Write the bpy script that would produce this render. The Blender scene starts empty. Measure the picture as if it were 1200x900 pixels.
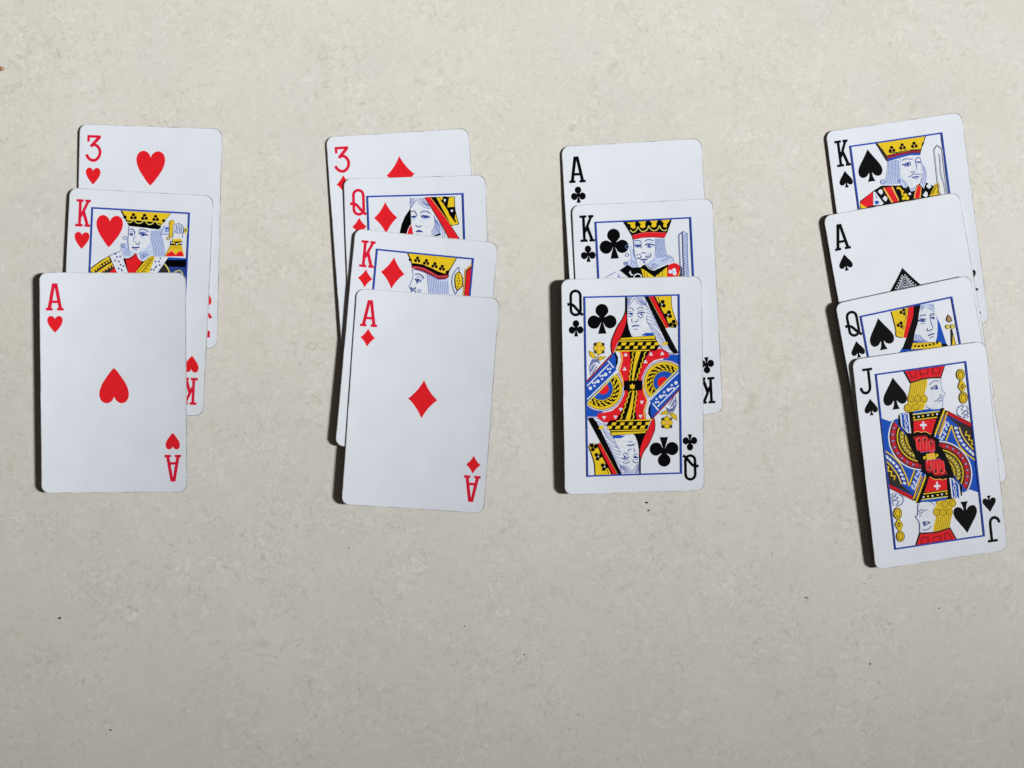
import bpy, bmesh, math, json, random
from mathutils import Matrix, Vector

# ---------------------------------------------------------------- camera, world, lamps, exposure
scene = bpy.context.scene
col = scene.collection
MM = 0.001

cam_data = bpy.data.cameras.new("camera")
cam_data.sensor_width = 36.0
cam_data.lens = 906.0 / 1200.0 * 36.0
cam_data.clip_start = 0.01
cam_data.clip_end = 50.0
cam = bpy.data.objects.new("camera", cam_data)
col.objects.link(cam)
TX, TY, DIST = 0.01883, 0.03066, 318.30
rot = (Matrix.Rotation(TX, 3, 'X') @ Matrix.Rotation(TY, 3, 'Y')).transposed()
cam.matrix_world = Matrix.Translation((0, 0, DIST * MM)) @ rot.to_4x4()
scene.camera = cam

world = bpy.data.worlds.new("World")
scene.world = world
world.use_nodes = True
bg = world.node_tree.nodes["Background"]
bg.inputs[0].default_value = (1.0, 0.84, 0.68, 1)
bg.inputs[1].default_value = 0.055

def aim(o, target):
    d = Vector(target) - o.location
    o.rotation_euler = d.to_track_quat('-Z', 'Y').to_euler()

key = bpy.data.lights.new("window_light", 'SPOT')        # the window on the right
key.energy = 3430.0
key.color = (1.0, 0.985, 0.965)
key.shadow_soft_size = 0.42
key.spot_size = 0.200
key.spot_blend = 1.0
key_o = bpy.data.objects.new("window_light", key)
key_o.location = (4.16, 0.14, 2.55)
aim(key_o, (-0.030, 0.200, 0.0))
col.objects.link(key_o)

scene.view_settings.view_transform = 'Standard'
scene.view_settings.look = 'None'
scene.view_settings.exposure = 0.0
scene.view_settings.gamma = 1.0
scene.view_settings.use_curve_mapping = False

# ---------------------------------------------------------------- materials
def new_mat(name):
    m = bpy.data.materials.new(name)
    m.use_nodes = True
    return m, m.node_tree, m.node_tree.nodes["Principled BSDF"]

def N(nt, kind, **kw):
    n = nt.nodes.new(kind)
    for k, v in kw.items():
        setattr(n, k, v)
    return n

def ramp(nt, stops, interp='LINEAR'):
    r = N(nt, 'ShaderNodeValToRGB')
    r.color_ramp.interpolation = interp
    el = r.color_ramp.elements
    while len(el) < len(stops):
        el.new(0.5)
    for e, (p, c) in zip(el, stops):
        e.position = p
        e.color = c if len(c) == 4 else (*c, 1)
    return r

def mix(nt, fac, a, b, mode='MIX'):
    m = N(nt, 'ShaderNodeMix', data_type='RGBA', blend_type=mode)
    for sock, val in ((m.inputs[0], fac), (m.inputs[6], a), (m.inputs[7], b)):
        if isinstance(val, bpy.types.NodeSocket):
            nt.links.new(val, sock)
        else:
            sock.default_value = val if not isinstance(val, tuple) else (*val[:3], 1)
    return m.outputs[2]

def noise(nt, vec, scale, detail=3, rough=0.55, dist=0.0):
    n = N(nt, 'ShaderNodeTexNoise')
    n.inputs['Scale'].default_value = scale
    n.inputs['Detail'].default_value = detail
    n.inputs['Roughness'].default_value = rough
    n.inputs['Distortion'].default_value = dist
    nt.links.new(vec, n.inputs['Vector'])
    return n.outputs['Fac']

def laminate():
    m, nt, p = new_mat("mottled_laminate")
    co = N(nt, 'ShaderNodeTexCoord').outputs['Object']
    L = nt.links.new
    base = ramp(nt, [(0.30, (0.548, 0.552, 0.508)), (0.50, (0.570, 0.563, 0.520)), (0.70, (0.598, 0.575, 0.536))])
    L(noise(nt, co, 16, 3, 0.55, 0.6), base.inputs[0])
    c = base.outputs[0]
    # clouds of slightly greener / pinker tone
    f = ramp(nt, [(0.42, (0, 0, 0)), (0.66, (1, 1, 1))]); L(noise(nt, co, 46, 4, 0.6, 0.8), f.inputs[0])
    c = mix(nt, N_scale(nt, f.outputs[0], 0.38), c, (0.525, 0.522, 0.465))
    # ochre and pinkish stains, few and faint
    for sc, lo, tone, amt in ((58, 0.66, (0.56, 0.51, 0.385), 0.30), (47, 0.67, (0.60, 0.53, 0.50), 0.30)):
        r = ramp(nt, [(lo, (0, 0, 0)), (lo + 0.10, (1, 1, 1))]); L(noise(nt, co, sc, 4, 0.65, 1.2), r.inputs[0])
        c = mix(nt, N_scale(nt, r.outputs[0], amt), c, tone)
    # curled light and dark flecks side by side, gathered in patches
    for sc, msc, amt in ((290, 34, 0.80), (480, 48, 0.52), (165, 27, 0.48)):
        v = noise(nt, co, sc, 4, 0.62, 1.7)
        g = ramp(nt, [(0.40, (0.22, 0.22, 0.22)), (0.64, (1, 1, 1))]); L(noise(nt, co, msc, 2, 0.5, 0.5), g.inputs[0])
        for lo, hi, tone in ((0.44, 0.30, (0.40, 0.395, 0.345)), (0.57, 0.72, (0.71, 0.705, 0.66))):
            r = ramp(nt, [(min(lo, hi), (1, 1, 1) if hi < lo else (0, 0, 0)), (max(lo, hi), (0, 0, 0) if hi < lo else (1, 1, 1))]); L(v, r.inputs[0])
            k = N(nt, 'ShaderNodeMath', operation='MULTIPLY'); L(r.outputs[0], k.inputs[0]); L(g.outputs[0], k.inputs[1])
            c = mix(nt, N_scale(nt, k.outputs[0], amt), c, tone)
    # a few short strokes, the direction turning from patch to patch
    for sc, lo, hi, amt, tone in ((330, 0.59, 0.74, 0.26, (0.40, 0.39, 0.34)), (250, 0.57, 0.72, 0.42, (0.72, 0.71, 0.66))):
        v = stroke_coords(nt, co, sc)
        r = ramp(nt, [(lo, (0, 0, 0)), (hi, (1, 1, 1))]); L(v, r.inputs[0])
        g = ramp(nt, [(0.42, (0, 0, 0)), (0.66, (1, 1, 1))]); L(noise(nt, co, 30 + sc * 0.05, 2, 0.5, 0.3), g.inputs[0])
        k = N(nt, 'ShaderNodeMath', operation='MULTIPLY'); L(r.outputs[0], k.inputs[0]); L(g.outputs[0], k.inputs[1])
        c = mix(nt, N_scale(nt, k.outputs[0], amt), c, tone)
    L(c, p.inputs['Base Color'])
    p.inputs['Roughness'].default_value = 0.55
    p.inputs['Specular IOR Level'].default_value = 0.3
    b = N(nt, 'ShaderNodeBump'); b.inputs['Strength'].default_value = 0.07; b.inputs['Distance'].default_value = 0.0004
    L(noise(nt, co, 420, 3, 0.6), b.inputs['Height']); L(b.outputs[0], p.inputs['Normal'])
    return m

def N_scale(nt, sock, f):
    k = N(nt, 'ShaderNodeMath', operation='MULTIPLY'); nt.links.new(sock, k.inputs[0]); k.inputs[1].default_value = f
    return k.outputs[0]

def stroke_coords(nt, co, scale):
    """noise stretched along a direction that changes with the place: short curled strokes"""
    w = N(nt, 'ShaderNodeTexNoise'); w.inputs['Scale'].default_value = scale * 0.09; w.inputs['Detail'].default_value = 1.0
    nt.links.new(co, w.inputs['Vector'])
    d = N(nt, 'ShaderNodeVectorMath', operation='SCALE'); d.inputs['Scale'].default_value = 0.055 * 300 / scale
    s = N(nt, 'ShaderNodeVectorMath', operation='SUBTRACT'); s.inputs[1].default_value = (0.5, 0.5, 0.5)
    nt.links.new(w.outputs['Color'], s.inputs[0]); nt.links.new(s.outputs[0], d.inputs[0])
    a = N(nt, 'ShaderNodeVectorMath', operation='ADD'); nt.links.new(co, a.inputs[0]); nt.links.new(d.outputs[0], a.inputs[1])
    mp = N(nt, 'ShaderNodeMapping'); mp.inputs['Scale'].default_value = (0.55, 1.35, 1.0); mp.inputs['Location'].default_value = (scale * 0.01, 0.3, 0)
    mp.inputs['Rotation'].default_value = (0, 0, scale * 0.013)
    nt.links.new(a.outputs[0], mp.inputs[0])
    return noise(nt, mp.outputs[0], scale, 3, 0.62, 0.5)

CARD_WHITE = (0.645, 0.69, 0.765)

def card_mat():
    m, nt, p = new_mat("coated_card")
    co = N(nt, 'ShaderNodeTexCoord').outputs['Object']
    r = ramp(nt, [(0.3, tuple(0.965 * c for c in CARD_WHITE)), (0.7, tuple(1.02 * c for c in CARD_WHITE))])
    nt.links.new(noise(nt, co, 70, 3, 0.5), r.inputs[0])
    c = r.outputs[0]
    # a few rubbed grey smudges
    s = ramp(nt, [(0.66, (0, 0, 0)), (0.78, (1, 1, 1))]); nt.links.new(noise(nt, co, 240, 4, 0.7, 0.4), s.inputs[0])
    c = mix(nt, N_scale(nt, s.outputs[0], 0.16), c, (0.5, 0.5, 0.5))
    nt.links.new(c, p.inputs['Base Color'])
    p.inputs['Roughness'].default_value = 0.42
    p.inputs['Specular IOR Level'].default_value = 0.35
    b = N(nt, 'ShaderNodeBump'); b.inputs['Strength'].default_value = 0.10; b.inputs['Distance'].default_value = 0.0002
    nt.links.new(noise(nt, co, 1500, 2, 0.5), b.inputs['Height']); nt.links.new(b.outputs[0], p.inputs['Normal'])
    return m

def flat_mat(name, c, rough=0.55):
    m, nt, p = new_mat(name)
    co = N(nt, 'ShaderNodeTexCoord').outputs['Object']
    r = ramp(nt, [(0.3, tuple(0.9 * v for v in c)), (0.7, tuple(min(1, 1.06 * v) for v in c))])
    nt.links.new(noise(nt, co, 900, 2, 0.6), r.inputs[0])
    nt.links.new(r.outputs[0], p.inputs['Base Color'])
    p.inputs['Roughness'].default_value = rough
    p.inputs['Specular IOR Level'].default_value = 0.03
    return m

INKS = {
    'K': ("black_ink", (0.0015, 0.0016, 0.0025)), 'R': ("red_ink", (0.66, 0.014, 0.022)), 'H': ("index_red_ink", (0.60, 0.012, 0.040)),
    'B': ("blue_ink", (0.010, 0.075, 0.45)), 'Y': ("yellow_ink", (0.70, 0.50, 0.018)), 'O': ("orange_ink", (0.78, 0.42, 0.09)),
    'G': ("yellow_green_ink", (0.60, 0.58, 0.13)), 'M': ("maroon_ink", (0.27, 0.018, 0.035)), 'N': ("dark_olive_ink", (0.030, 0.026, 0.022)),
    'S': ("olive_ink", (0.36, 0.27, 0.03)), 'L': ("line_blue_ink", (0.13, 0.18, 0.45)), 'D': ("deep_blue_ink", (0.025, 0.05, 0.24)),
    'T': ("pale_blue_ink", (0.49, 0.57, 0.77)), 'P': ("violet_ink", (0.22, 0.11, 0.33)), 'V': ("grey_violet_ink", (0.30, 0.28, 0.56)),
    'X': ("pink_red_ink", (0.72, 0.10, 0.10)), 'U': ("dark_red_ink", (0.28, 0.010, 0.016)), 'C': ("brown_ink", (0.38, 0.21, 0.09)),
    'E': ("grey_ink", (0.30, 0.33, 0.42)), 'F': ("frame_blue_ink", (0.025, 0.068, 0.39)), 'W': ("white_ground", CARD_WHITE),
}
MAT = {k: flat_mat(n, c) for k, (n, c) in INKS.items()}
M_CARD = card_mat()
M_EDGE = flat_mat("worn_card_edge", (0.30, 0.28, 0.26), 0.8)
def rim_mat():
    m, nt, p = new_mat("worn_card_rim")
    co = N(nt, 'ShaderNodeTexCoord').outputs['Object']
    r = ramp(nt, [(0.36, (0.24, 0.235, 0.225)), (0.66, (0.60, 0.63, 0.68))])
    nt.links.new(noise(nt, co, 150, 3, 0.6), r.inputs[0])
    nt.links.new(r.outputs[0], p.inputs['Base Color'])
    p.inputs['Roughness'].default_value = 0.7
    return m
M_RIM = rim_mat()
M_BACK = flat_mat("card_back_blue", (0.03, 0.06, 0.25), 0.5)
M_TABLE = laminate()

# ---------------------------------------------------------------- helpers
def link(name, bm, mats, parent=None):
    me = bpy.data.meshes.new(name)
    bm.to_mesh(me)
    bm.free()
    for m in mats:
        me.materials.append(m)
    o = bpy.data.objects.new(name, me)
    col.objects.link(o)
    if parent is not None:
        o.parent = parent
    return o

def catmull(pts, closed=False, n=5):
    if len(pts) < 3:
        return list(pts)
    out = []
    L = len(pts)
    rng = range(L) if closed else range(L - 1)
    for i in rng:
        p0 = pts[(i - 1) % L] if closed or i > 0 else pts[i]
        p1, p2 = pts[i], pts[(i + 1) % L]
        p3 = pts[(i + 2) % L] if closed or i + 2 < L else p2
        for k in range(n):
            t = k / n
            out.append(tuple(0.5 * (2 * b + (c - a) * t + (2 * a - 5 * b + 4 * c - d) * t * t + (3 * b - a - 3 * c + d) * t ** 3)
                             for a, b, c, d in zip(p0, p1, p2, p3)))
    if not closed:
        out.append(pts[-1])
    return out

def stroke(pts, w, closed=False):
    """mitred ribbon along a polyline: list of quads sharing their joints"""
    P = [pts[0]]
    for p in pts[1:]:
        if math.hypot(p[0] - P[-1][0], p[1] - P[-1][1]) > 1e-3:
            P.append(p)
    if closed and math.hypot(P[0][0] - P[-1][0], P[0][1] - P[-1][1]) < 1e-3:
        P.pop()
    n = len(P)
    if n < 2:
        return []
    Lf, Rt = [], []
    for i in range(n):
        a = P[i - 1] if (i > 0 or closed) else None
        c = P[(i + 1) % n] if (i < n - 1 or closed) else None
        b = P[i]
        def nrm(p, q):
            dx, dy = q[0] - p[0], q[1] - p[1]
            l = math.hypot(dx, dy)
            return (-dy / l, dx / l)
        n1 = nrm(a, b) if a else nrm(b, c)
        n2 = nrm(b, c) if c else n1
        mx, my = n1[0] + n2[0], n1[1] + n2[1]
        ml = math.hypot(mx, my)
        if ml < 0.3:
            mx, my, k = n1[0], n1[1], 1.0
        else:
            mx, my = mx / ml, my / ml
            k = min(1.6, 1.0 / max(0.3, mx * n1[0] + my * n1[1]))
        Lf.append((b[0] + mx * w / 2 * k, b[1] + my * w / 2 * k))
        Rt.append((b[0] - mx * w / 2 * k, b[1] - my * w / 2 * k))
    quads = []
    for i in range(n if closed else n - 1):
        j = (i + 1) % n
        quads.append([Lf[i], Lf[j], Rt[j], Rt[i]])
    return quads

def circle(cx, cy, r, n=24):
    return [(cx + r * math.cos(2 * math.pi * k / n), cy + r * math.sin(2 * math.pi * k / n)) for k in range(n)]

def rect(x0, y0, x1, y1):
    return [(x0, y0), (x1, y0), (x1, y1), (x0, y1)]

# suit shapes, unit box: x -0.5..0.5, y 0 (top) .. 1 (bottom)
def heart():
    h = catmull([(0, .185), (.055, .09), (.16, .018), (.28, 0), (.40, .045), (.475, .14), (.5, .27), (.465, .42), (.38, .58), (.245, .75), (.105, .91), (0, 1)], n=4)
    return h + [(-x, y) for x, y in reversed(h[1:-1])]

def diamond(curve=.03):
    out = []
    cs = [(0, 0), (.5, .5), (0, 1), (-.5, .5)]
    for i in range(4):
        a, b = cs[i], cs[(i + 1) % 4]
        for k in range(6):
            t = k / 6
            x, y = a[0] + (b[0] - a[0]) * t, a[1] + (b[1] - a[1]) * t
            s = 4 * t * (1 - t) * curve
            out.append((x - s * (1 if x > 0 else -1), y + s * (1 if y < .5 else -1)))
    return out

def spade():
    h = catmull([(0, 0), (.10, .125), (.235, .28), (.37, .43), (.465, .56), (.5, .67), (.47, .78), (.385, .845), (.27, .855), (.15, .81), (.075, .73)], n=4)
    h += catmull([(.06, .74), (.075, .84), (.115, .93), (.165, 1.0)], n=3)
    return h + [(-x, y) for x, y in reversed(h[1:])]

def club(n=72):
    cs = [(0, .225, .222), (-.275, .605, .224), (.275, .605, .224), (0, .5, .10)]
    ox, oy = 0, .52
    stem = [(.02, .6), (.04, .72), (.075, .86), (.145, 1.0), (-.145, 1.0), (-.075, .86), (-.04, .72), (-.02, .6)]
    out = []
    angs = [2 * math.pi * k / n for k in range(n)] + [math.atan2(y - oy, x - ox) % (2 * math.pi) for x, y in stem]
    for a in sorted(angs):
        dx, dy = math.cos(a), math.sin(a)
        best = .02
        for cx, cy, r in cs:
            fx, fy = (ox - cx), (oy - cy)
            b = fx * dx + fy * dy
            d = b * b - (fx * fx + fy * fy - r * r)
            if d >= 0:
                best = max(best, -b + math.sqrt(d))
        for i in range(len(stem)):
            p, q = stem[i], stem[(i + 1) % len(stem)]
            ex, ey = q[0] - p[0], q[1] - p[1]
            den = dx * ey - dy * ex
            if abs(den) > 1e-9:
                t = ((p[0] - ox) * ey - (p[1] - oy) * ex) / den
                u = ((p[0] - ox) * dy - (p[1] - oy) * dx) / den
                if -1e-6 <= u <= 1 + 1e-6 and t > 0:
                    best = max(best, t)
        out.append((ox + dx * best, oy + dy * best))
    return out

SUIT = {'heart': heart, 'diamond': diamond, 'spade': spade, 'club': club}

def place(shape, cx, top, w, h, flip=False):
    if flip:
        return [(cx - x * w, top + h - y * h) for x, y in shape]
    return [(cx + x * w, top + y * h) for x, y in shape]

def line(p, q, w):
    return stroke([p, q], w)[0]

def glyph(ch):
    """slab-serif index letters, about 6 x 10.8 mm: list of polygons"""
    if ch == 'A':
        return [rect(-.85, 0, .85, 1.0), line((-.38, .3), (-1.95, 10.2), 1.18), line((.38, .3), (1.95, 10.2), 1.18), rect(-1.35, 6.8, 1.35, 7.85),
                rect(-3.1, 9.75, -.75, 10.8), rect(.75, 9.75, 3.1, 10.8)]
    if ch == 'K':
        return [rect(-1.92, .4, -.70, 10.4), rect(-2.95, 0, .05, 1.02), rect(-3.05, 9.78, .05, 10.8), line((2.0, .6), (-.95, 6.9), 1.16), rect(.75, 0, 3.05, 1.02),
                line((.15, 4.7), (2.05, 10.3), 1.3), rect(.85, 9.78, 3.2, 10.8)]
    if ch == 'Q':
        c = []
        for k in range(9):
            a = math.pi + math.pi * k / 8
            c.append((2.0 * math.cos(a), 2.45 + 2.0 * math.sin(a)))
        for k in range(9):
            a = math.pi * k / 8
            c.append((2.0 * math.cos(a), 8.25 + 2.0 * math.sin(a)))
        return [stroke(c, 1.14, True), stroke(catmull([(-3.45, 6.0), (-2.2, 5.85), (-.8, 6.5), (.6, 8.1), (1.8, 9.5), (2.95, 10.35)]), 1.18)]
    if ch == 'J':
        return [rect(-2.0, 0, 2.4, 1.05), stroke(catmull([(.6, .6), (.6, 4), (.6, 7.4), (.3, 9.0), (-.7, 10.0), (-2.0, 10.0), (-3.0, 9.1), (-3.4, 7.7)]), 1.22)]
    return [rect(-2.6, 0, 2.85, 1.05), rect(-2.6, .5, -1.6, 2.7), line((2.35, .7), (-1.15, 4.55), 1.28),
            stroke(catmull([(-.95, 4.15), (.1, 3.75), (1.5, 4.3), (2.45, 5.7), (2.55, 7.4), (1.8, 9.0), (.5, 9.95), (-.9, 9.85), (-2.1, 9.0), (-2.85, 7.75)]), 1.18)]

# ---------------------------------------------------------------- a playing card
CW, CH, TH = 58.0, 88.0, 0.30
FRAME = (9.5, 7.5, 48.5, 80.5)
UCUTS = [2.013 * k for k in range(1, 29)]
VCUTS = [8.017 * k for k in range(1, 11)]
DZ = 0.0022                                    # one layer of ink, in millimetres

class Card:
    def __init__(self, pose, shape, label):
        x, y, th, self.su, self.sv, self.sk = pose      # place, turn and the small errors of the card's cut
        self.z0, self.zx, self.zy, self.b0, self.b1 = shape
        root = bpy.data.objects.new("playing_card", None)
        root.empty_display_size = 0.02
        col.objects.link(root)
        root.location = (x * MM, y * MM, 0)
        root.rotation_euler = (0, 0, math.radians(th))
        root['label'] = label
        root['category'] = "playing card"
        root['group'] = "playing cards laid out in four overlapping columns"
        self.root = root
        self.layer = 6
        self.stock()

    def z(self, u, v):
        s, t = u / 29.0 - 1.0, 1.0 - v / 44.0
        return self.z0 + self.zx * s + self.zy * t + (self.b0 + self.b1 * t) * s * s

    def pt(self, u, v, dz=0.0):
        return (((u - 29.0) * self.su + (44.0 - v) * self.sk) * MM, (44.0 - v) * self.sv * MM, (self.z(u, v) + dz) * MM)

    def stock(self):
        r = 3.3
        out = []
        for cx, cy, a0 in ((CW - r, r, -90), (CW - r, CH - r, 0), (r, CH - r, 90), (r, r, 180)):
            for k in range(9):
                a = math.radians(a0 + 90 * k / 8)
                out.append((cx + r * math.cos(a), cy + r * math.sin(a)))
        bm = bmesh.new()
        k = .26
        inner = [(29 + (u - 29) * (29 - k) / 29, 44 + (v - 44) * (44 - k) / 44) for u, v in out]
        vo = [bm.verts.new((u, v, 0)) for u, v in out]
        vi = [bm.verts.new((u, v, 0)) for u, v in inner]
        bm.faces.new(vi)
        for i in range(len(out)):
            f = bm.faces.new([vo[i - 1], vo[i], vi[i], vi[i - 1]]); f.material_index = 3
        for u in UCUTS:
            cut(bm, (u, 0, 0), (1, 0, 0))
        for v in VCUTS:
            cut(bm, (0, v, 0), (0, 1, 0))
        top = [(f.material_index, [(w.co.x, w.co.y) for w in f.verts]) for f in bm.faces]
        edges = [[(w.co.x, w.co.y) for w in e.verts] for e in bm.edges if len(e.link_faces) == 1]
        polys = top
        bm.free()
        bm = bmesh.new()
        cache = {}
        def vert(p, dz, tag):
            k = (round(p[0], 4), round(p[1], 4), tag)
            if k not in cache:
                cache[k] = bm.verts.new(self.pt(p[0], p[1], dz))
            return cache[k]
        def ring(p, dz, tag):
            vs = [vert(q, dz, tag) for q in p]
            return [w for i, w in enumerate(vs) if w is not vs[i - 1]]
        for mi, p in polys:
            if len(ring(p, 0, 't')) < 3:
                continue
            f = bm.faces.new(ring(p, 0, 't')); f.smooth = True; f.material_index = mi
            f.normal_update()
            if f.normal.z < 0: f.normal_flip()
            f = bm.faces.new(ring(p, -TH, 'b')); f.smooth = True; f.material_index = 2
            f.normal_update()
            if f.normal.z > 0: f.normal_flip()
        for a, b in edges:
            if vert(a, 0, 's') is vert(b, 0, 's'):
                continue
            f = bm.faces.new([vert(a, 0, 's'), vert(b, 0, 's'), vert(b, -TH, 'u'), vert(a, -TH, 'u')]); f.material_index = 1
            f.normal_update()
            c = f.calc_center_median()
            if f.normal.x * c.x + f.normal.y * c.y < 0: f.normal_flip()
        link("card_stock", bm, [M_CARD, M_EDGE, M_BACK, M_RIM], self.root)

    def ink(self, name, items, parent=None, clip=None):
        """items: (colour, layer offset in mm, polygon in card millimetres)"""
        cols = sorted({c for c, _, _ in items})
        bm = bmesh.new()
        for c, dz, p in items:
            try:
                f = bm.faces.new([bm.verts.new((q[0], q[1], dz)) for q in p])
                f.material_index = cols.index(c)
                f.normal_update()
            except ValueError:
                pass
        bmesh.ops.triangulate(bm, faces=[f for f in bm.faces if len(f.verts) > 3], ngon_method='EAR_CLIP')
        if clip:
            x0, y0, x1, y1 = clip
            for co, no in (((x0, 0, 0), (-1, 0, 0)), ((x1, 0, 0), (1, 0, 0)), ((0, y0, 0), (0, -1, 0)), ((0, y1, 0), (0, 1, 0))):
                bmesh.ops.bisect_plane(bm, geom=bm.verts[:] + bm.edges[:] + bm.faces[:], dist=1e-5, plane_co=co, plane_no=no, clear_outer=True)
        if not bm.verts:
            bm.free()
            return None
        us = [v.co.x for v in bm.verts]; vs = [v.co.y for v in bm.verts]
        for u in UCUTS:
            if min(us) < u < max(us): cut(bm, (u, 0, 0), (1, 0, 0))
        for v in VCUTS:
            if min(vs) < v < max(vs): cut(bm, (0, v, 0), (0, 1, 0))
        for v in bm.verts:
            v.co = self.pt(v.co.x, v.co.y, v.co.z + .008)
        for f in bm.faces:
            f.normal_update()
            if f.normal.z < 0: f.normal_flip()
        return link(name, bm, [MAT[c] for c in cols], parent or self.root)

    def index(self, ch, suit):
        c = 'H' if suit in ('heart', 'diamond') else 'K'
        top, w, h = {'heart': (17.3, 5.9, 6.6), 'diamond': (15.9, 5.9, 7.4), 'club': (16.65, 6.1, 6.7), 'spade': (17.0, 5.8, 6.9)}[suit]
        for half in (0, 1):
            items = []
            for i, g in enumerate(glyph(ch)):
                for poly in (g if isinstance(g[0][0], tuple) else [g]):
                    items.append((c, DZ * (2 + i), turn([(5.75 + x * {'A': 1.10, 'K': .95}.get(ch, 1.0), 4.35 + y) for x, y in poly], half)))
            self.ink("rank_letter", items)
            self.ink("suit_mark", [('R' if c == 'H' else 'K', DZ * 2, turn(place(SUIT[suit](), 5.75, top, w, h), half))])

    def pip(self, suit, cx, top, w, h, flip=False):
        c = 'R' if suit in ('heart', 'diamond') else 'K'
        self.ink("pip", [(c, DZ * 2, place(SUIT[suit](), cx, top, w, h, flip))])

    def frame(self):
        x0, y0, x1, y1 = FRAME
        self.ink("picture_frame", [('F', .20, q) for q in stroke([(x0, y0), (x1, y0), (x1, y1), (x0, y1)], .64, True)])

    def court(self, ops, suit):
        clip = (FRAME[0] + .1, FRAME[1] + .1, FRAME[2] - .1, FRAME[3] - .1)
        w, h = {'heart': (10.6, 12.6), 'diamond': (9.5, 12.8), 'club': (12.0, 12.2), 'spade': (10.3, 13.3)}[suit]
        for half in (0, 1):
            t = place(SUIT[suit](), 16.55, {'heart': 10.1, 'diamond': 9.9, 'club': 10.3, 'spade': 9.6}[suit], w, h)
            self.ink("pip", [('R' if suit in ('heart', 'diamond') else 'K', DZ * 2, turn(t, half))])
        dz = min(DZ, .19 / (2 * len(ops) + 2))
        halves = ({}, {})
        once = {'star', 'buckle'}
        for n, (part, c, kind, w, sm, cl, _, polys) in enumerate(ops):
            for half in (0, 1):
                if half and part in once:
                    continue
                lay = dz * (2 * n + 1 + half)
                for p in polys:
                    p = [tuple(q) for q in p]
                    if kind == 'l':
                        if sm: p = catmull(p, bool(cl), 4)
                        quads = stroke(p, w, bool(cl))
                    else:
                        quads = [catmull(p, True, 4) if sm else p]
                    for qd in quads:
                        halves[half].setdefault(part, []).append((c, lay, turn(qd, half)))
        for parts in halves:
            main = self.ink("court_figure", parts.pop('robe'), None, clip)
            for name, items in parts.items():
                self.ink(name, items, main, clip)
        self.frame()

def turn(p, half):
    return [(CW - u, CH - v) for u, v in p] if half else p

def cut(bm, co, no):
    bmesh.ops.bisect_plane(bm, geom=bm.verts[:] + bm.edges[:] + bm.faces[:], dist=1e-6, plane_co=co, plane_no=no)

# ---------------------------------------------------------------- the table
bm = bmesh.new()
bmesh.ops.create_cube(bm, size=1.0)
for v in bm.verts:
    v.co = Vector((v.co.x * 1.3, v.co.y * 1.0, (v.co.z - 0.5) * 0.028))
bmesh.ops.bevel(bm, geom=[e for e in bm.edges], offset=0.002, segments=2, affect='EDGES')
table = link("table_top", bm, [M_TABLE])
table['kind'] = 'structure'
table['label'] = "pale mottled beige laminate table top under the cards"

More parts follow.
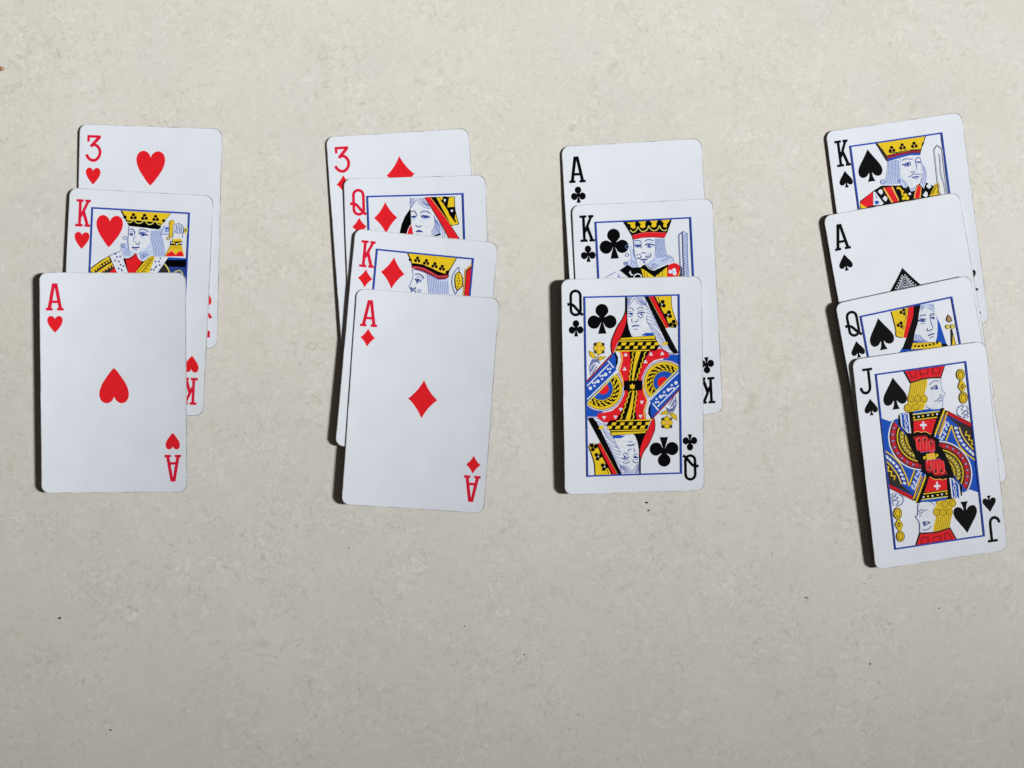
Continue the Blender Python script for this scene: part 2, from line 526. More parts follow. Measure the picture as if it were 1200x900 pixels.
# ---------------------------------------------------------------- the cards
ART = json.loads(r'''{"QC":[["robe","B","f",0,0,0,0,[[[43.6,31.66],[49.03,31.81],[48.9,46.16],[34.01,45.69],[38.84,36.28]]]],
["robe","R","f",0,0,0,0,[[[24.85,28.93],[41.27,29.27],[44.31,31.68],[43.59,33.05],[40.75,33.32],[37.92,33.93],[35.55,35.72],[33.87,37.99],[32.66,40.75],[32.37,44.7],[24.61,44.46]]]],
["robe","R","f",0,0,0,0,[[[23.44,29.23],[28.35,29.37],[28.14,44.33],[25.09,44.24],[24.9,40.98],[23.54,37.92],[24.52,34.93]]]],
["sleeve","P","f",0,0,0,0,[[[35.33,49.49],[34.44,48.42],[33.68,47.13],[33.13,45.76],[32.8,44.31],[32.7,42.85],[32.84,41.38],[33.2,39.97],[33.79,38.63],[34.58,37.4],[35.56,36.32],[36.7,35.4],[37.97,34.67],[39.35,34.15],[40.8,33.85],[42.28,33.78],[43.76,33.94],[45.21,34.32],[46.58,34.92],[47.84,35.73],[48.95,36.71]]]],
["sleeve","W","f",0,0,0,0,[[[35.56,49.27],[34.71,48.23],[33.97,47.0],[33.44,45.67],[33.13,44.27],[33.03,42.86],[33.16,41.45],[33.51,40.08],[34.08,38.79],[34.84,37.6],[35.79,36.55],[36.89,35.67],[38.12,34.97],[39.45,34.46],[40.85,34.17],[42.28,34.11],[43.71,34.26],[45.1,34.63],[46.42,35.21],[47.64,35.99],[48.72,36.93]]]],
["sleeve","K","f",0,0,0,0,[[[35.83,49.01],[35.02,48.02],[34.31,46.84],[33.8,45.56],[33.5,44.23],[33.41,42.87],[33.53,41.52],[33.87,40.2],[34.41,38.97],[35.14,37.83],[36.05,36.83],[37.1,35.98],[38.28,35.3],[39.56,34.82],[40.9,34.54],[42.27,34.48],[43.64,34.62],[44.98,34.98],[46.25,35.54],[47.42,36.28],[48.45,37.18]]]],
["sleeve","Y","f",0,0,0,0,[[[36.0,48.85],[35.21,47.89],[34.52,46.74],[34.03,45.5],[33.73,44.2],[33.64,42.87],[33.77,41.56],[34.09,40.28],[34.62,39.08],[35.33,37.97],[36.21,36.99],[37.24,36.17],[38.39,35.51],[39.63,35.04],[40.94,34.77],[42.27,34.71],[43.61,34.85],[44.91,35.2],[46.14,35.74],[47.28,36.46],[48.28,37.34]]]],
["sleeve","K","f",0,0,0,0,[[[36.75,48.15],[36.06,47.31],[35.45,46.3],[35.02,45.21],[34.76,44.07],[34.68,42.91],[34.79,41.75],[35.08,40.63],[35.54,39.57],[36.16,38.6],[36.94,37.74],[37.84,37.01],[38.85,36.44],[39.94,36.02],[41.09,35.79],[42.26,35.73],[43.43,35.86],[44.58,36.16],[45.66,36.64],[46.66,37.28],[47.53,38.04]]]],
["sleeve","Y","f",0,0,0,0,[[[36.45,46.09],[36.75,46.32],[36.93,46.94],[36.9,47.57],[36.66,47.86],[36.37,47.62],[36.18,47.01],[36.22,46.37]],[[35.78,44.17],[35.99,44.49],[35.97,45.12],[35.74,45.71],[35.43,45.91],[35.22,45.6],[35.23,44.96],[35.47,44.37]],[[35.73,42.16],[35.84,42.52],[35.62,43.11],[35.21,43.6],[34.85,43.69],[34.75,43.33],[34.96,42.74],[35.37,42.25]],[[36.31,40.25],[36.3,40.62],[35.91,41.11],[35.37,41.45],[35.0,41.42],[35.01,41.05],[35.4,40.56],[35.94,40.22]],[[37.47,38.62],[37.34,38.96],[36.81,39.31],[36.19,39.46],[35.84,39.32],[35.97,38.98],[36.5,38.63],[37.12,38.48]],[[39.08,37.43],[38.85,37.71],[38.24,37.88],[37.6,37.84],[37.31,37.6],[37.53,37.31],[38.15,37.14],[38.79,37.19]],[[41.0,36.79],[40.69,37.0],[40.05,36.97],[39.45,36.73],[39.25,36.42],[39.55,36.21],[40.2,36.24],[40.8,36.48]],[[43.04,36.78],[42.68,36.88],[42.07,36.66],[41.57,36.25],[41.47,35.89],[41.83,35.79],[42.44,36.01],[42.94,36.43]],[[44.99,37.39],[44.61,37.37],[44.1,36.98],[43.75,36.44],[43.77,36.07],[44.14,36.09],[44.66,36.48],[45.01,37.02]],[[46.67,38.57],[46.32,38.43],[45.95,37.9],[45.78,37.29],[45.92,36.94],[46.27,37.08],[46.64,37.61],[46.8,38.22]],[[37.04,44.69],[37.29,44.96],[37.38,45.6],[37.24,46.22],[36.96,46.46],[36.71,46.19],[36.62,45.55],[36.76,44.93]],[[36.77,43.03],[36.93,43.37],[36.81,43.99],[36.49,44.54],[36.15,44.68],[35.99,44.34],[36.11,43.72],[36.43,43.18]],[[37.04,41.38],[37.08,41.75],[36.78,42.31],[36.3,42.72],[35.93,42.75],[35.88,42.39],[36.19,41.83],[36.67,41.42]],[[37.81,39.91],[37.74,40.27],[37.27,40.7],[36.68,40.95],[36.32,40.86],[36.39,40.5],[36.85,40.07],[37.44,39.83]],[[39.0,38.75],[38.82,39.07],[38.24,39.34],[37.6,39.39],[37.28,39.2],[37.46,38.88],[38.04,38.62],[38.68,38.56]],[[40.51,38.02],[40.24,38.27],[39.6,38.34],[38.97,38.2],[38.72,37.92],[38.99,37.67],[39.63,37.6],[40.26,37.75]],[[42.18,37.8],[41.84,37.95],[41.21,37.82],[40.65,37.49],[40.5,37.15],[40.84,37.0],[41.47,37.13],[42.02,37.46]],[[43.85,38.09],[43.48,38.13],[42.91,37.81],[42.48,37.33],[42.44,36.97],[42.81,36.93],[43.38,37.24],[43.81,37.72]],[[45.36,38.88],[44.99,38.8],[44.55,38.33],[44.29,37.74],[44.36,37.38],[44.73,37.46],[45.18,37.93],[45.44,38.51]]]],
["sleeve","Y","f",0,0,0,0,[[[38.48,46.53],[38.02,45.97],[37.61,45.29],[37.31,44.55],[37.14,43.77],[37.08,42.98],[37.16,42.2],[37.35,41.43],[37.67,40.71],[38.09,40.05],[38.62,39.47],[39.23,38.97],[39.92,38.58],[40.66,38.3],[41.44,38.14],[42.24,38.1],[43.03,38.19],[43.81,38.4],[44.54,38.72],[45.22,39.16],[45.8,39.66]]]],
["sleeve","K","f",0,0,0,0,[[[38.72,46.31],[38.29,45.79],[37.91,45.15],[37.63,44.45],[37.46,43.73],[37.41,42.99],[37.48,42.26],[37.66,41.54],[37.96,40.87],[38.36,40.25],[38.85,39.71],[39.42,39.24],[40.06,38.88],[40.76,38.62],[41.49,38.47],[42.23,38.43],[42.98,38.51],[43.7,38.7],[44.39,39.01],[45.03,39.41],[45.56,39.89]]]],
["sleeve","B","f",0,0,0,0,[[[38.82,46.21],[38.41,45.71],[38.04,45.09],[37.77,44.42],[37.6,43.71],[37.56,43.0],[37.62,42.28],[37.8,41.59],[38.08,40.94],[38.47,40.34],[38.95,39.81],[39.5,39.36],[40.13,39.0],[40.8,38.75],[41.51,38.6],[42.23,38.57],[42.95,38.65],[43.66,38.84],[44.33,39.13],[44.94,39.52],[45.46,39.98]]]],
["sleeve","R","f",0,0,0,0,[[[40.13,44.99],[39.79,44.72],[39.42,44.22],[39.19,43.65],[39.11,43.04],[39.2,42.44],[39.44,41.89],[39.82,41.42],[40.32,41.06],[40.89,40.85],[41.5,40.78],[42.11,40.88],[42.68,41.13],[43.16,41.52],[43.43,41.88]]]],
["robe","K","f",0,0,0,0,[[[27.65,29.58],[36.33,29.71],[34.17,33.36],[32.48,36.56],[31.5,39.78],[30.96,44.42],[26.85,44.29],[27.27,39.65],[28.27,35.04]]]],
["robe","Y","f",0,0,0,0,[[[30.45,30.01],[32.45,30.02],[30.74,35.11],[29.74,39.26],[29.1,42.97],[28.39,42.94],[28.81,38.77],[29.33,35.07]]]],
["robe","Y","l",0.42,0,0,0,[[[29.54,30.13],[28.85,31.19],[29.18,32.42],[28.5,33.47],[28.83,34.7],[28.15,35.76],[28.48,36.99],[27.79,38.05],[28.13,39.28],[27.44,40.34],[27.77,41.57],[27.09,42.64]],[[34.71,30.22],[33.8,31.08],[33.96,32.32],[33.05,33.18],[33.2,34.42],[32.3,35.28],[32.45,36.53],[31.54,37.39],[31.7,38.64],[30.79,39.5],[30.95,40.75],[30.04,41.61],[30.19,42.86]]]],
["robe","K","f",0,0,0,0,[[[25.23,42.5],[32.63,42.61],[32.59,46.11],[25.18,45.99]]]],
["star","Y","f",0,0,0,0,[[[28.67,43.07],[29.05,43.77],[29.85,43.78],[29.43,44.45],[29.83,45.13],[29.03,45.1],[28.64,45.77],[28.26,45.07],[27.47,45.06],[27.88,44.4],[27.48,43.71],[28.28,43.74]]]],
["robe","W","f",0,0,0,0,[[[26.5,30.97],[26.38,31.24],[26.1,31.35],[25.83,31.23],[25.72,30.95],[25.84,30.68],[26.11,30.58],[26.39,30.7]],[[26.86,31.62],[26.74,31.89],[26.46,32.0],[26.19,31.88],[26.08,31.6],[26.2,31.33],[26.47,31.23],[26.75,31.35]],[[26.11,31.6],[26.0,31.87],[25.72,31.97],[25.45,31.85],[25.34,31.58],[25.45,31.31],[25.73,31.2],[26.0,31.33]],[[25.94,36.75],[25.82,37.02],[25.55,37.12],[25.27,37.0],[25.16,36.73],[25.28,36.46],[25.56,36.35],[25.83,36.47]],[[26.3,37.4],[26.19,37.67],[25.91,37.77],[25.63,37.65],[25.52,37.38],[25.64,37.11],[25.92,37.0],[26.19,37.12]],[[25.56,37.38],[25.44,37.65],[25.16,37.75],[24.89,37.63],[24.78,37.35],[24.9,37.08],[25.17,36.98],[25.45,37.1]],[[36.94,30.97],[36.82,31.24],[36.54,31.35],[36.27,31.23],[36.15,30.95],[36.27,30.68],[36.55,30.58],[36.83,30.7]],[[37.3,31.62],[37.19,31.89],[36.91,32.0],[36.63,31.88],[36.52,31.6],[36.64,31.33],[36.92,31.22],[37.19,31.35]],[[36.56,31.6],[36.44,31.87],[36.16,31.97],[35.88,31.85],[35.77,31.58],[35.89,31.31],[36.17,31.2],[36.44,31.32]],[[34.67,34.06],[34.55,34.33],[34.27,34.44],[33.99,34.31],[33.88,34.04],[34.0,33.77],[34.28,33.66],[34.55,33.78]],[[35.03,34.71],[34.91,34.98],[34.63,35.09],[34.36,34.96],[34.25,34.69],[34.37,34.42],[34.64,34.31],[34.92,34.43]],[[34.28,34.69],[34.17,34.96],[33.89,35.06],[33.61,34.94],[33.5,34.67],[33.62,34.4],[33.9,34.29],[34.17,34.41]],[[41.64,30.9],[41.53,31.17],[41.25,31.27],[40.97,31.15],[40.86,30.88],[40.98,30.61],[41.26,30.5],[41.53,30.62]],[[42.01,31.55],[41.89,31.82],[41.61,31.92],[41.34,31.8],[41.23,31.53],[41.34,31.26],[41.62,31.15],[41.9,31.27]],[[41.26,31.53],[41.14,31.8],[40.87,31.9],[40.59,31.78],[40.48,31.5],[40.6,31.23],[40.87,31.13],[41.15,31.25]]]],
["robe","K","f",0,0,0,0,[[[20.37,31.11],[21.8,29.88],[22.94,31.64],[23.38,33.51],[22.39,36.72],[21.2,37.61]]]],
["robe","W","f",0,0,0,0,[[[21.91,30.27],[23.78,30.33],[24.04,33.06],[23.34,35.82],[22.14,37.87],[21.92,36.71],[22.85,34.42],[22.97,32.34]]]],
["robe","O","l",0.55,1,0,0,[[[24.31,30.41],[24.59,33.54],[23.57,36.29],[23.42,38.14],[24.55,40.96],[24.85,44.23]]]],
["cuff","B","f",0,0,0,0,[[[9.62,42.01],[20.61,30.77],[21.32,30.49],[22.03,32.77],[21.82,35.78],[22.14,37.87],[10.21,50.29],[9.65,49.34]]]],
["cuff","M","l",0.62,0,0,0,[[[9.72,41.9],[20.49,31.0]]]],
["cuff","W","l",0.5,0,0,0,[[[9.92,43.65],[19.02,35.05]]]],
["cuff","W","l",0.5,0,0,0,[[[9.88,49.11],[20.23,39.67],[21.95,37.87]]]],
["cuff","G","l",0.6,0,0,0,[[[10.16,50.33],[21.64,39.3]]]],
["cuff","W","l",0.55,0,0,0,[[[18.7,33.56],[21.03,36.5]]]],
["cuff","W","f",0,0,0,0,[[[19.11,36.97],[19.01,37.24],[18.78,37.4],[18.49,37.39],[18.26,37.22],[18.17,36.94],[18.27,36.67],[18.5,36.51],[18.79,36.52],[19.02,36.7]],[[20.16,36.89],[20.07,37.16],[19.83,37.32],[19.54,37.31],[19.31,37.13],[19.23,36.86],[19.32,36.59],[19.56,36.43],[19.85,36.44],[20.08,36.61]],[[19.86,38.22],[19.77,38.49],[19.53,38.65],[19.24,38.64],[19.01,38.47],[18.92,38.19],[19.02,37.92],[19.25,37.76],[19.54,37.77],[19.77,37.95]],[[15.9,39.7],[15.81,39.97],[15.57,40.13],[15.28,40.12],[15.05,39.95],[14.97,39.67],[15.06,39.4],[15.3,39.24],[15.59,39.25],[15.82,39.43]],[[16.96,39.62],[16.86,39.89],[16.63,40.05],[16.34,40.04],[16.11,39.87],[16.02,39.59],[16.12,39.32],[16.35,39.16],[16.64,39.17],[16.87,39.34]],[[16.65,40.96],[16.56,41.23],[16.32,41.39],[16.03,41.38],[15.8,41.2],[15.72,40.93],[15.81,40.66],[16.05,40.5],[16.34,40.5],[16.57,40.68]],[[12.7,42.43],[12.6,42.7],[12.37,42.87],[12.08,42.86],[11.85,42.68],[11.77,42.41],[11.86,42.14],[12.1,41.97],[12.38,41.98],[12.62,42.16]],[[13.75,42.35],[13.66,42.62],[13.42,42.78],[13.13,42.77],[12.9,42.6],[12.82,42.32],[12.91,42.05],[13.15,41.89],[13.44,41.9],[13.67,42.08]],[[13.45,43.69],[13.35,43.96],[13.12,44.12],[12.83,44.11],[12.6,43.94],[12.51,43.66],[12.61,43.39],[12.84,43.23],[13.13,43.24],[13.36,43.41]]]],
["cuff","W","f",0,0,0,0,[[[18.42,39.15],[18.18,39.69],[17.63,39.89],[17.09,39.65],[16.87,39.11],[17.11,38.57],[17.66,38.36],[18.2,38.6]],[[15.21,41.89],[14.97,42.42],[14.43,42.63],[13.88,42.39],[13.67,41.84],[13.9,41.3],[14.45,41.1],[14.99,41.34]],[[12.0,44.62],[11.77,45.15],[11.22,45.36],[10.68,45.12],[10.46,44.57],[10.7,44.04],[11.25,43.83],[11.79,44.07]]]],
["hand","L","l",0.28,1,0,0,[[[11.42,35.93],[12.04,34.1],[12.87,33.2]],[[12.04,35.16],[12.65,33.7],[13.38,33.54]],[[12.66,34.4],[13.27,33.3],[13.88,33.88]],[[13.27,34.23],[13.88,32.91],[14.39,34.22]],[[13.88,34.06],[14.49,32.51],[14.9,34.55]]]],
["hand","L","l",0.28,1,0,0,[[[11.48,39.17],[11.18,36.39],[11.81,34.09],[12.76,32.74],[14.27,33.13],[15.53,34.67]],[[11.85,37.8],[13.54,34.61]],[[12.18,38.73],[14.23,35.55]],[[11.39,37.55],[12.72,35.05]]]],
["flower","S","l",0.35,1,0,0,[[[15.14,30.5],[14.76,31.64],[13.58,32.53],[12.64,33.19]]]],
["flower","S","f",0,0,0,0,[[[10.81,29.11],[12.81,30.08],[14.06,31.97],[12.54,32.45],[11.16,31.19]],[[14.4,32.55],[15.7,31.67],[18.21,31.79],[17.08,32.86],[15.08,33.61]]]],
["flower","Y","f",0,0,0,0,[[[11.19,29.69],[12.69,30.43],[13.48,31.72],[12.47,31.99],[11.51,31.04]],[[15.1,32.69],[15.92,32.09],[17.32,32.08],[16.61,32.66],[15.32,33.16]]]],
["flower","N","f",0,0,0,0,[[[14.53,26.84],[14.37,27.29],[13.97,27.57],[13.48,27.55],[13.09,27.26],[12.94,26.79],[13.1,26.34],[13.5,26.07],[13.99,26.08],[14.38,26.37]],[[17.51,26.92],[17.35,27.38],[16.95,27.65],[16.46,27.64],[16.07,27.34],[15.92,26.88],[16.08,26.42],[16.48,26.15],[16.97,26.16],[17.36,26.46]],[[14.61,29.74],[14.45,30.2],[14.05,30.47],[13.56,30.46],[13.17,30.16],[13.03,29.7],[13.19,29.24],[13.59,28.97],[14.08,28.98],[14.47,29.28]],[[17.41,29.87],[17.25,30.33],[16.85,30.6],[16.36,30.59],[15.97,30.29],[15.82,29.82],[15.98,29.37],[16.38,29.09],[16.87,29.11],[17.26,29.4]]]],
["flower","S","f",0,0,0,0,[[[16.48,27.03],[16.22,27.77],[15.57,28.21],[14.78,28.19],[14.15,27.71],[13.92,26.96],[14.18,26.22],[14.82,25.78],[15.62,25.8],[16.25,26.28]]]],
["flower","S","f",0,0,0,0,[[[16.43,29.89],[16.17,30.63],[15.52,31.07],[14.73,31.05],[14.1,30.57],[13.87,29.81],[14.12,29.08],[14.77,28.63],[15.56,28.66],[16.2,29.14]]]],
["flower","S","f",0,0,0,0,[[[15.06,28.37],[14.82,29.04],[14.23,29.45],[13.51,29.43],[12.94,28.99],[12.73,28.31],[12.96,27.64],[13.55,27.24],[14.27,27.26],[14.85,27.69]]]],
["flower","S","f",0,0,0,0,[[[17.67,28.45],[17.43,29.12],[16.84,29.52],[16.12,29.5],[15.55,29.06],[15.34,28.38],[15.57,27.71],[16.16,27.31],[16.88,27.33],[17.46,27.76]]]],
["flower","Y","f",0,0,0,0,[[[16.08,26.95],[15.91,27.46],[15.46,27.77],[14.91,27.75],[14.47,27.42],[14.32,26.9],[14.49,26.39],[14.94,26.09],[15.49,26.1],[15.92,26.43]],[[16.03,29.88],[15.85,30.39],[15.41,30.69],[14.86,30.68],[14.42,30.35],[14.26,29.83],[14.44,29.32],[14.89,29.01],[15.44,29.03],[15.87,29.36]]]],
["flower","Y","f",0,0,0,0,[[[14.68,28.36],[14.52,28.85],[14.09,29.13],[13.57,29.12],[13.16,28.81],[13.01,28.32],[13.18,27.83],[13.6,27.54],[14.12,27.56],[14.53,27.87]],[[17.39,28.44],[17.22,28.92],[16.79,29.21],[16.27,29.2],[15.86,28.88],[15.71,28.39],[15.88,27.91],[16.3,27.62],[16.82,27.63],[17.23,27.95]]]],
["flower","O","f",0,0,0,0,[[[15.87,28.4],[15.73,28.8],[15.38,29.04],[14.95,29.03],[14.6,28.77],[14.47,28.36],[14.62,27.95],[14.97,27.71],[15.4,27.73],[15.75,27.99]]]],
["veil","K","f",0,0,0,0,[[[26.34,7.73],[27.15,7.75],[27.12,17.82],[27.54,21.05],[28.55,23.61],[29.59,24.67],[24.21,24.99],[23.76,23.71],[26.2,16.88]]]],
["veil","R","f",0,0,0,0,[[[26.36,13.9],[26.73,15.97],[26.22,18.95],[24.76,22.81],[23.51,24.85],[22.3,27.59],[21.09,30.32],[20.66,30.89],[20.23,28.68],[20.38,25.46],[21.21,23.18],[22.89,19.66],[24.8,16.84]]]],
["veil","K","l",0.3,1,0,0,[[[26.62,7.74],[26.4,13.22],[24.92,16.85],[22.94,19.66],[21.2,23.41],[20.38,25.46],[20.14,28.45],[20.66,31.0]]]],
["face","W","f",0,0,0,0,[[[27.08,7.75],[34.49,8.04],[37.86,19.48],[38.76,22.5],[35.46,24.03],[29.84,23.99],[28.56,23.38],[27.66,21.05],[27.07,17.82]]]],
["face","B","f",0,0,0,0,[[[32.42,23.6],[34.54,22.57],[37.94,22.66],[38.74,24.12]]]],
["hair","W","f",0,0,0,0,[[[33.09,8.01],[34.49,8.15],[41.8,23.97],[45.27,29.62],[47.38,31.3],[48.08,31.67],[47.14,31.88],[44.08,31.21],[41.03,29.27],[38.95,26.2],[37.58,22.7],[36.2,20.36],[34.85,16.18],[34.31,12.96]]]],
["hair","L","l",0.26,1,0,0,[[[32.85,8.23],[34.48,8.72],[34.92,10.91]],[[32.84,9.26],[34.46,9.87],[35.23,12.25]],[[34.33,11.35],[36.07,12.54],[37.79,14.88]],[[34.52,12.78],[36.56,13.98],[38.36,16.32]],[[34.71,14.21],[37.06,15.41],[38.93,17.76]],[[34.91,15.63],[37.56,16.85],[39.5,19.2]],[[35.1,17.06],[38.06,18.29],[40.07,20.64]],[[35.29,18.49],[38.56,19.73],[40.64,22.09]],[[36.67,20.49],[39.46,22.98],[41.78,25.59]],[[37.59,22.24],[40.19,24.43],[42.38,26.64]],[[38.51,23.99],[40.93,25.89],[42.98,27.7]],[[39.43,25.75],[41.67,27.34],[43.58,28.76]],[[40.35,27.51],[42.4,28.8],[44.18,29.82]],[[36.22,19.21],[39.0,21.82],[41.09,23.95]],[[34.85,16.18],[35.3,18.03],[36.44,20.36],[38.04,23.64]]]],
["hair","P","l",0.3,1,0,0,[[[38.04,24.21],[39.88,27.38],[41.74,29.52],[44.31,31.1],[47.38,31.42]]]],
["hair","L","l",0.26,1,0,0,[[[27.5,7.87],[27.3,8.67],[27.12,9.8]],[[28.01,7.88],[27.48,9.31],[27.11,10.58]],[[28.52,7.9],[27.66,9.95],[27.1,11.36]],[[29.04,7.91],[27.83,10.6],[27.09,12.14]],[[30.76,7.95],[31.67,9.46],[33.28,10.87],[34.45,11.24]],[[31.36,7.96],[32.32,9.61],[33.8,10.84],[34.63,11.25]],[[31.97,7.98],[32.97,9.76],[34.31,10.8],[34.82,11.25]],[[32.58,7.99],[33.62,9.92],[34.83,10.77],[35.01,11.26]],[[30.06,8.16],[29.34,9.4],[27.79,11.65]],[[30.06,8.16],[31.19,10.13],[33.74,11.8]]]],
["hair","D","l",0.34,1,0,0,[[[27.24,12.67],[28.37,12.24],[29.41,12.83],[29.51,13.64]],[[30.92,12.99],[32.22,12.22],[33.96,12.67]]]],
["hair","D","l",0.5,1,0,0,[[[27.28,14.61],[28.22,14.41],[29.5,14.67]],[[31.13,14.71],[32.54,14.29],[34.29,14.29]]]],
["hair","L","l",0.35,1,0,0,[[[27.39,15.65],[28.31,15.9],[29.37,15.35]],[[31.47,15.41],[32.51,16.58],[33.69,15.46]],[[27.3,13.58],[28.58,13.73]],[[31.38,13.69],[33.48,13.51]]]],
["hair","D","f",0,0,0,0,[[[29.03,14.84],[28.89,15.16],[28.56,15.29],[28.23,15.15],[28.1,14.82],[28.24,14.5],[28.57,14.37],[28.9,14.51]],[[33.35,15.04],[33.21,15.36],[32.87,15.49],[32.55,15.35],[32.41,15.02],[32.55,14.7],[32.89,14.57],[33.21,14.71]]]],
["hair","D","l",0.3,1,0,0,[[[28.96,16.49],[28.8,17.75],[29.33,18.11]],[[29.92,17.89],[30.62,18.03],[31.33,17.7],[31.38,16.9]]]],
["hair","D","l",0.55,1,0,0,[[[28.77,19.89],[30.25,19.56],[31.88,19.67]]]],
["hair","L","l",0.35,1,0,0,[[[29.53,20.99],[31.28,21.03]]]],
["veil","K","f",0,0,0,0,[[[34.26,7.8],[35.89,7.84],[44.38,24.27],[47.97,31.2],[45.96,31.38],[44.33,29.59],[41.79,24.2]]]],
["veil","R","f",0,0,0,0,[[[36.24,7.74],[38.11,7.74],[44.42,20.11],[43.05,21.05]]]],
["veil","S","l",0.22,0,0,0,[[[36.07,8.08],[43.0,21.0]]]],
["crown","K","f",0,0,0,0,[[[37.95,7.73],[39.16,7.76],[45.12,20.48],[44.23,20.69]]]],
["crown","Y","f",0,0,0,0,[[[38.58,7.75],[45.29,7.82],[45.66,13.24],[47.84,19.51],[47.12,20.69],[44.61,20.3],[41.9,14.29]]]],
["crown","K","l",0.25,1,0,0,[[[45.29,7.82],[45.66,13.24],[47.77,19.51]]]],
["crown","K","l",0.3,1,0,0,[[[44.42,20.46],[47.24,20.77]]]],
["crown","K","f",0,0,0,0,[[[42.6,10.19],[42.33,10.79],[41.71,11.02],[41.1,10.76],[40.85,10.15],[41.11,9.55],[41.73,9.31],[42.35,9.58]],[[43.01,11.77],[42.75,12.37],[42.13,12.61],[41.51,12.34],[41.27,11.73],[41.53,11.13],[42.15,10.9],[42.76,11.16]],[[41.41,11.31],[41.14,11.91],[40.53,12.15],[39.91,11.88],[39.66,11.27],[39.93,10.67],[40.54,10.44],[41.16,10.7]],[[45.13,14.5],[44.87,15.1],[44.25,15.33],[43.63,15.07],[43.38,14.46],[43.65,13.86],[44.27,13.62],[44.88,13.89]],[[45.55,16.09],[45.29,16.69],[44.66,16.92],[44.05,16.66],[43.8,16.04],[44.06,15.45],[44.68,15.21],[45.3,15.48]],[[43.94,15.63],[43.68,16.22],[43.06,16.46],[42.44,16.19],[42.19,15.58],[42.46,14.98],[43.08,14.75],[43.69,15.01]],[[47.04,18.35],[46.78,18.95],[46.16,19.18],[45.54,18.91],[45.29,18.3],[45.56,17.7],[46.18,17.47],[46.79,17.73]],[[47.46,19.94],[47.2,20.54],[46.58,20.78],[45.96,20.51],[45.71,19.9],[45.97,19.29],[46.59,19.06],[47.21,19.33]],[[45.85,19.47],[45.59,20.08],[44.97,20.31],[44.35,20.04],[44.1,19.43],[44.36,18.83],[44.99,18.59],[45.6,18.86]]]],
["crown","W","f",0,0,0,0,[[[41.72,11.15],[41.62,11.37],[41.39,11.46],[41.16,11.36],[41.07,11.13],[41.17,10.9],[41.4,10.82],[41.63,10.92]],[[44.28,15.46],[44.18,15.68],[43.95,15.77],[43.72,15.67],[43.62,15.44],[43.72,15.22],[43.95,15.13],[44.19,15.23]]]],
["crown","K","l",0.25,1,0,0,[[[39.63,8.05],[40.54,10.36],[41.21,13.36],[43.51,17.33]]]],
["collar","K","f",0,0,0,0,[[[23.63,24.51],[38.39,23.64],[38.96,25.85],[39.99,28.31],[38.67,30.01],[21.79,29.99],[23.5,25.89]]]],
["collar","Y","f",0,0,0,0,[[[24.1,24.52],[38.32,23.87],[38.35,25.1],[23.97,25.16]],[[23.46,25.43],[38.72,25.57],[38.81,25.99],[23.35,25.93]],[[21.38,29.52],[36.33,29.53],[35.97,29.93],[21.33,30.03]]]],
["collar","Y","f",0,0,0,0,[[[24.61,26.24],[26.53,26.25],[26.04,27.48],[24.17,27.52]],[[28.02,26.31],[29.94,26.32],[29.46,27.55],[27.58,27.59]],[[31.44,26.39],[33.36,26.39],[32.88,27.63],[31.0,27.67]],[[34.86,26.46],[36.79,26.46],[36.3,27.7],[34.42,27.74]],[[38.29,26.53],[40.22,26.54],[39.73,27.77],[37.85,27.81]],[[41.72,26.6],[43.65,26.61],[43.17,27.84],[41.28,27.88]],[[22.65,27.76],[24.38,27.76],[23.94,28.9],[22.21,28.94]],[[26.13,27.81],[27.86,27.81],[27.42,28.95],[25.69,29.0]],[[29.62,27.86],[31.35,27.86],[30.91,29.0],[29.18,29.05]],[[33.11,27.91],[34.84,27.91],[34.41,29.06],[32.67,29.1]],[[36.61,27.96],[38.34,27.96],[37.91,29.11],[36.17,29.15]]]]],"JS":[["robe","B","f",0,0,0,0,[[[36.84,27.56],[38.79,28.08],[49.29,35.6],[49.15,62.74],[44.46,60.43],[41.58,61.31],[29.82,50.35],[32.12,36.37]]]],
["robe","B","f",0,0,0,0,[[[49.31,34.17],[49.78,35.67],[49.15,62.74],[44.46,60.43],[44.92,50.28]]]],
["sleeve","N","f",0,0,0,0,[[[37.75,28.41],[49.26,35.83],[49.02,45.14],[47.18,43.42],[43.14,34.21]]]],
["sleeve","Y","l",0.5,0,0,0,[[[45.75,36.05],[45.16,37.61],[46.87,38.16],[46.27,39.73],[47.98,40.29],[47.39,41.86],[49.1,42.41]]]],
["sleeve","Y","l",0.55,1,0,0,[[[42.78,34.03],[43.77,37.64],[45.45,40.76],[47.2,43.19],[49.02,45.09]]]],
["sleeve","Y","l",0.55,1,0,0,[[[39.58,32.72],[40.16,36.15],[41.48,40.17],[42.7,42.86],[45.37,46.14],[48.8,49.07]]]],
["sleeve","Y","l",0.6,1,0,0,[[[39.58,32.72],[38.24,35.38],[36.48,38.82]]]],
["sleeve","W","f",0,0,0,0,[[[40.82,33.48],[42.24,33.99],[41.94,34.88],[40.52,34.37]],[[41.25,35.35],[42.61,35.99],[42.21,36.84],[40.84,36.2]],[[41.77,37.09],[43.06,37.88],[42.54,38.67],[41.26,37.87]],[[42.56,38.83],[43.74,39.76],[43.13,40.48],[41.95,39.55]],[[43.74,40.68],[44.78,41.76],[44.06,42.39],[43.02,41.31]],[[45.14,42.38],[46.02,43.58],[45.22,44.1],[44.34,42.9]],[[46.41,43.76],[47.25,44.99],[46.42,45.49],[45.58,44.26]],[[47.57,45.02],[48.37,46.27],[47.52,46.74],[46.72,45.48]],[[48.62,46.25],[49.35,47.55],[48.48,47.96],[47.75,46.67]]]],
["sleeve","W","l",0.5,0,0,0,[[[37.51,30.63],[33.6,37.67]]]],
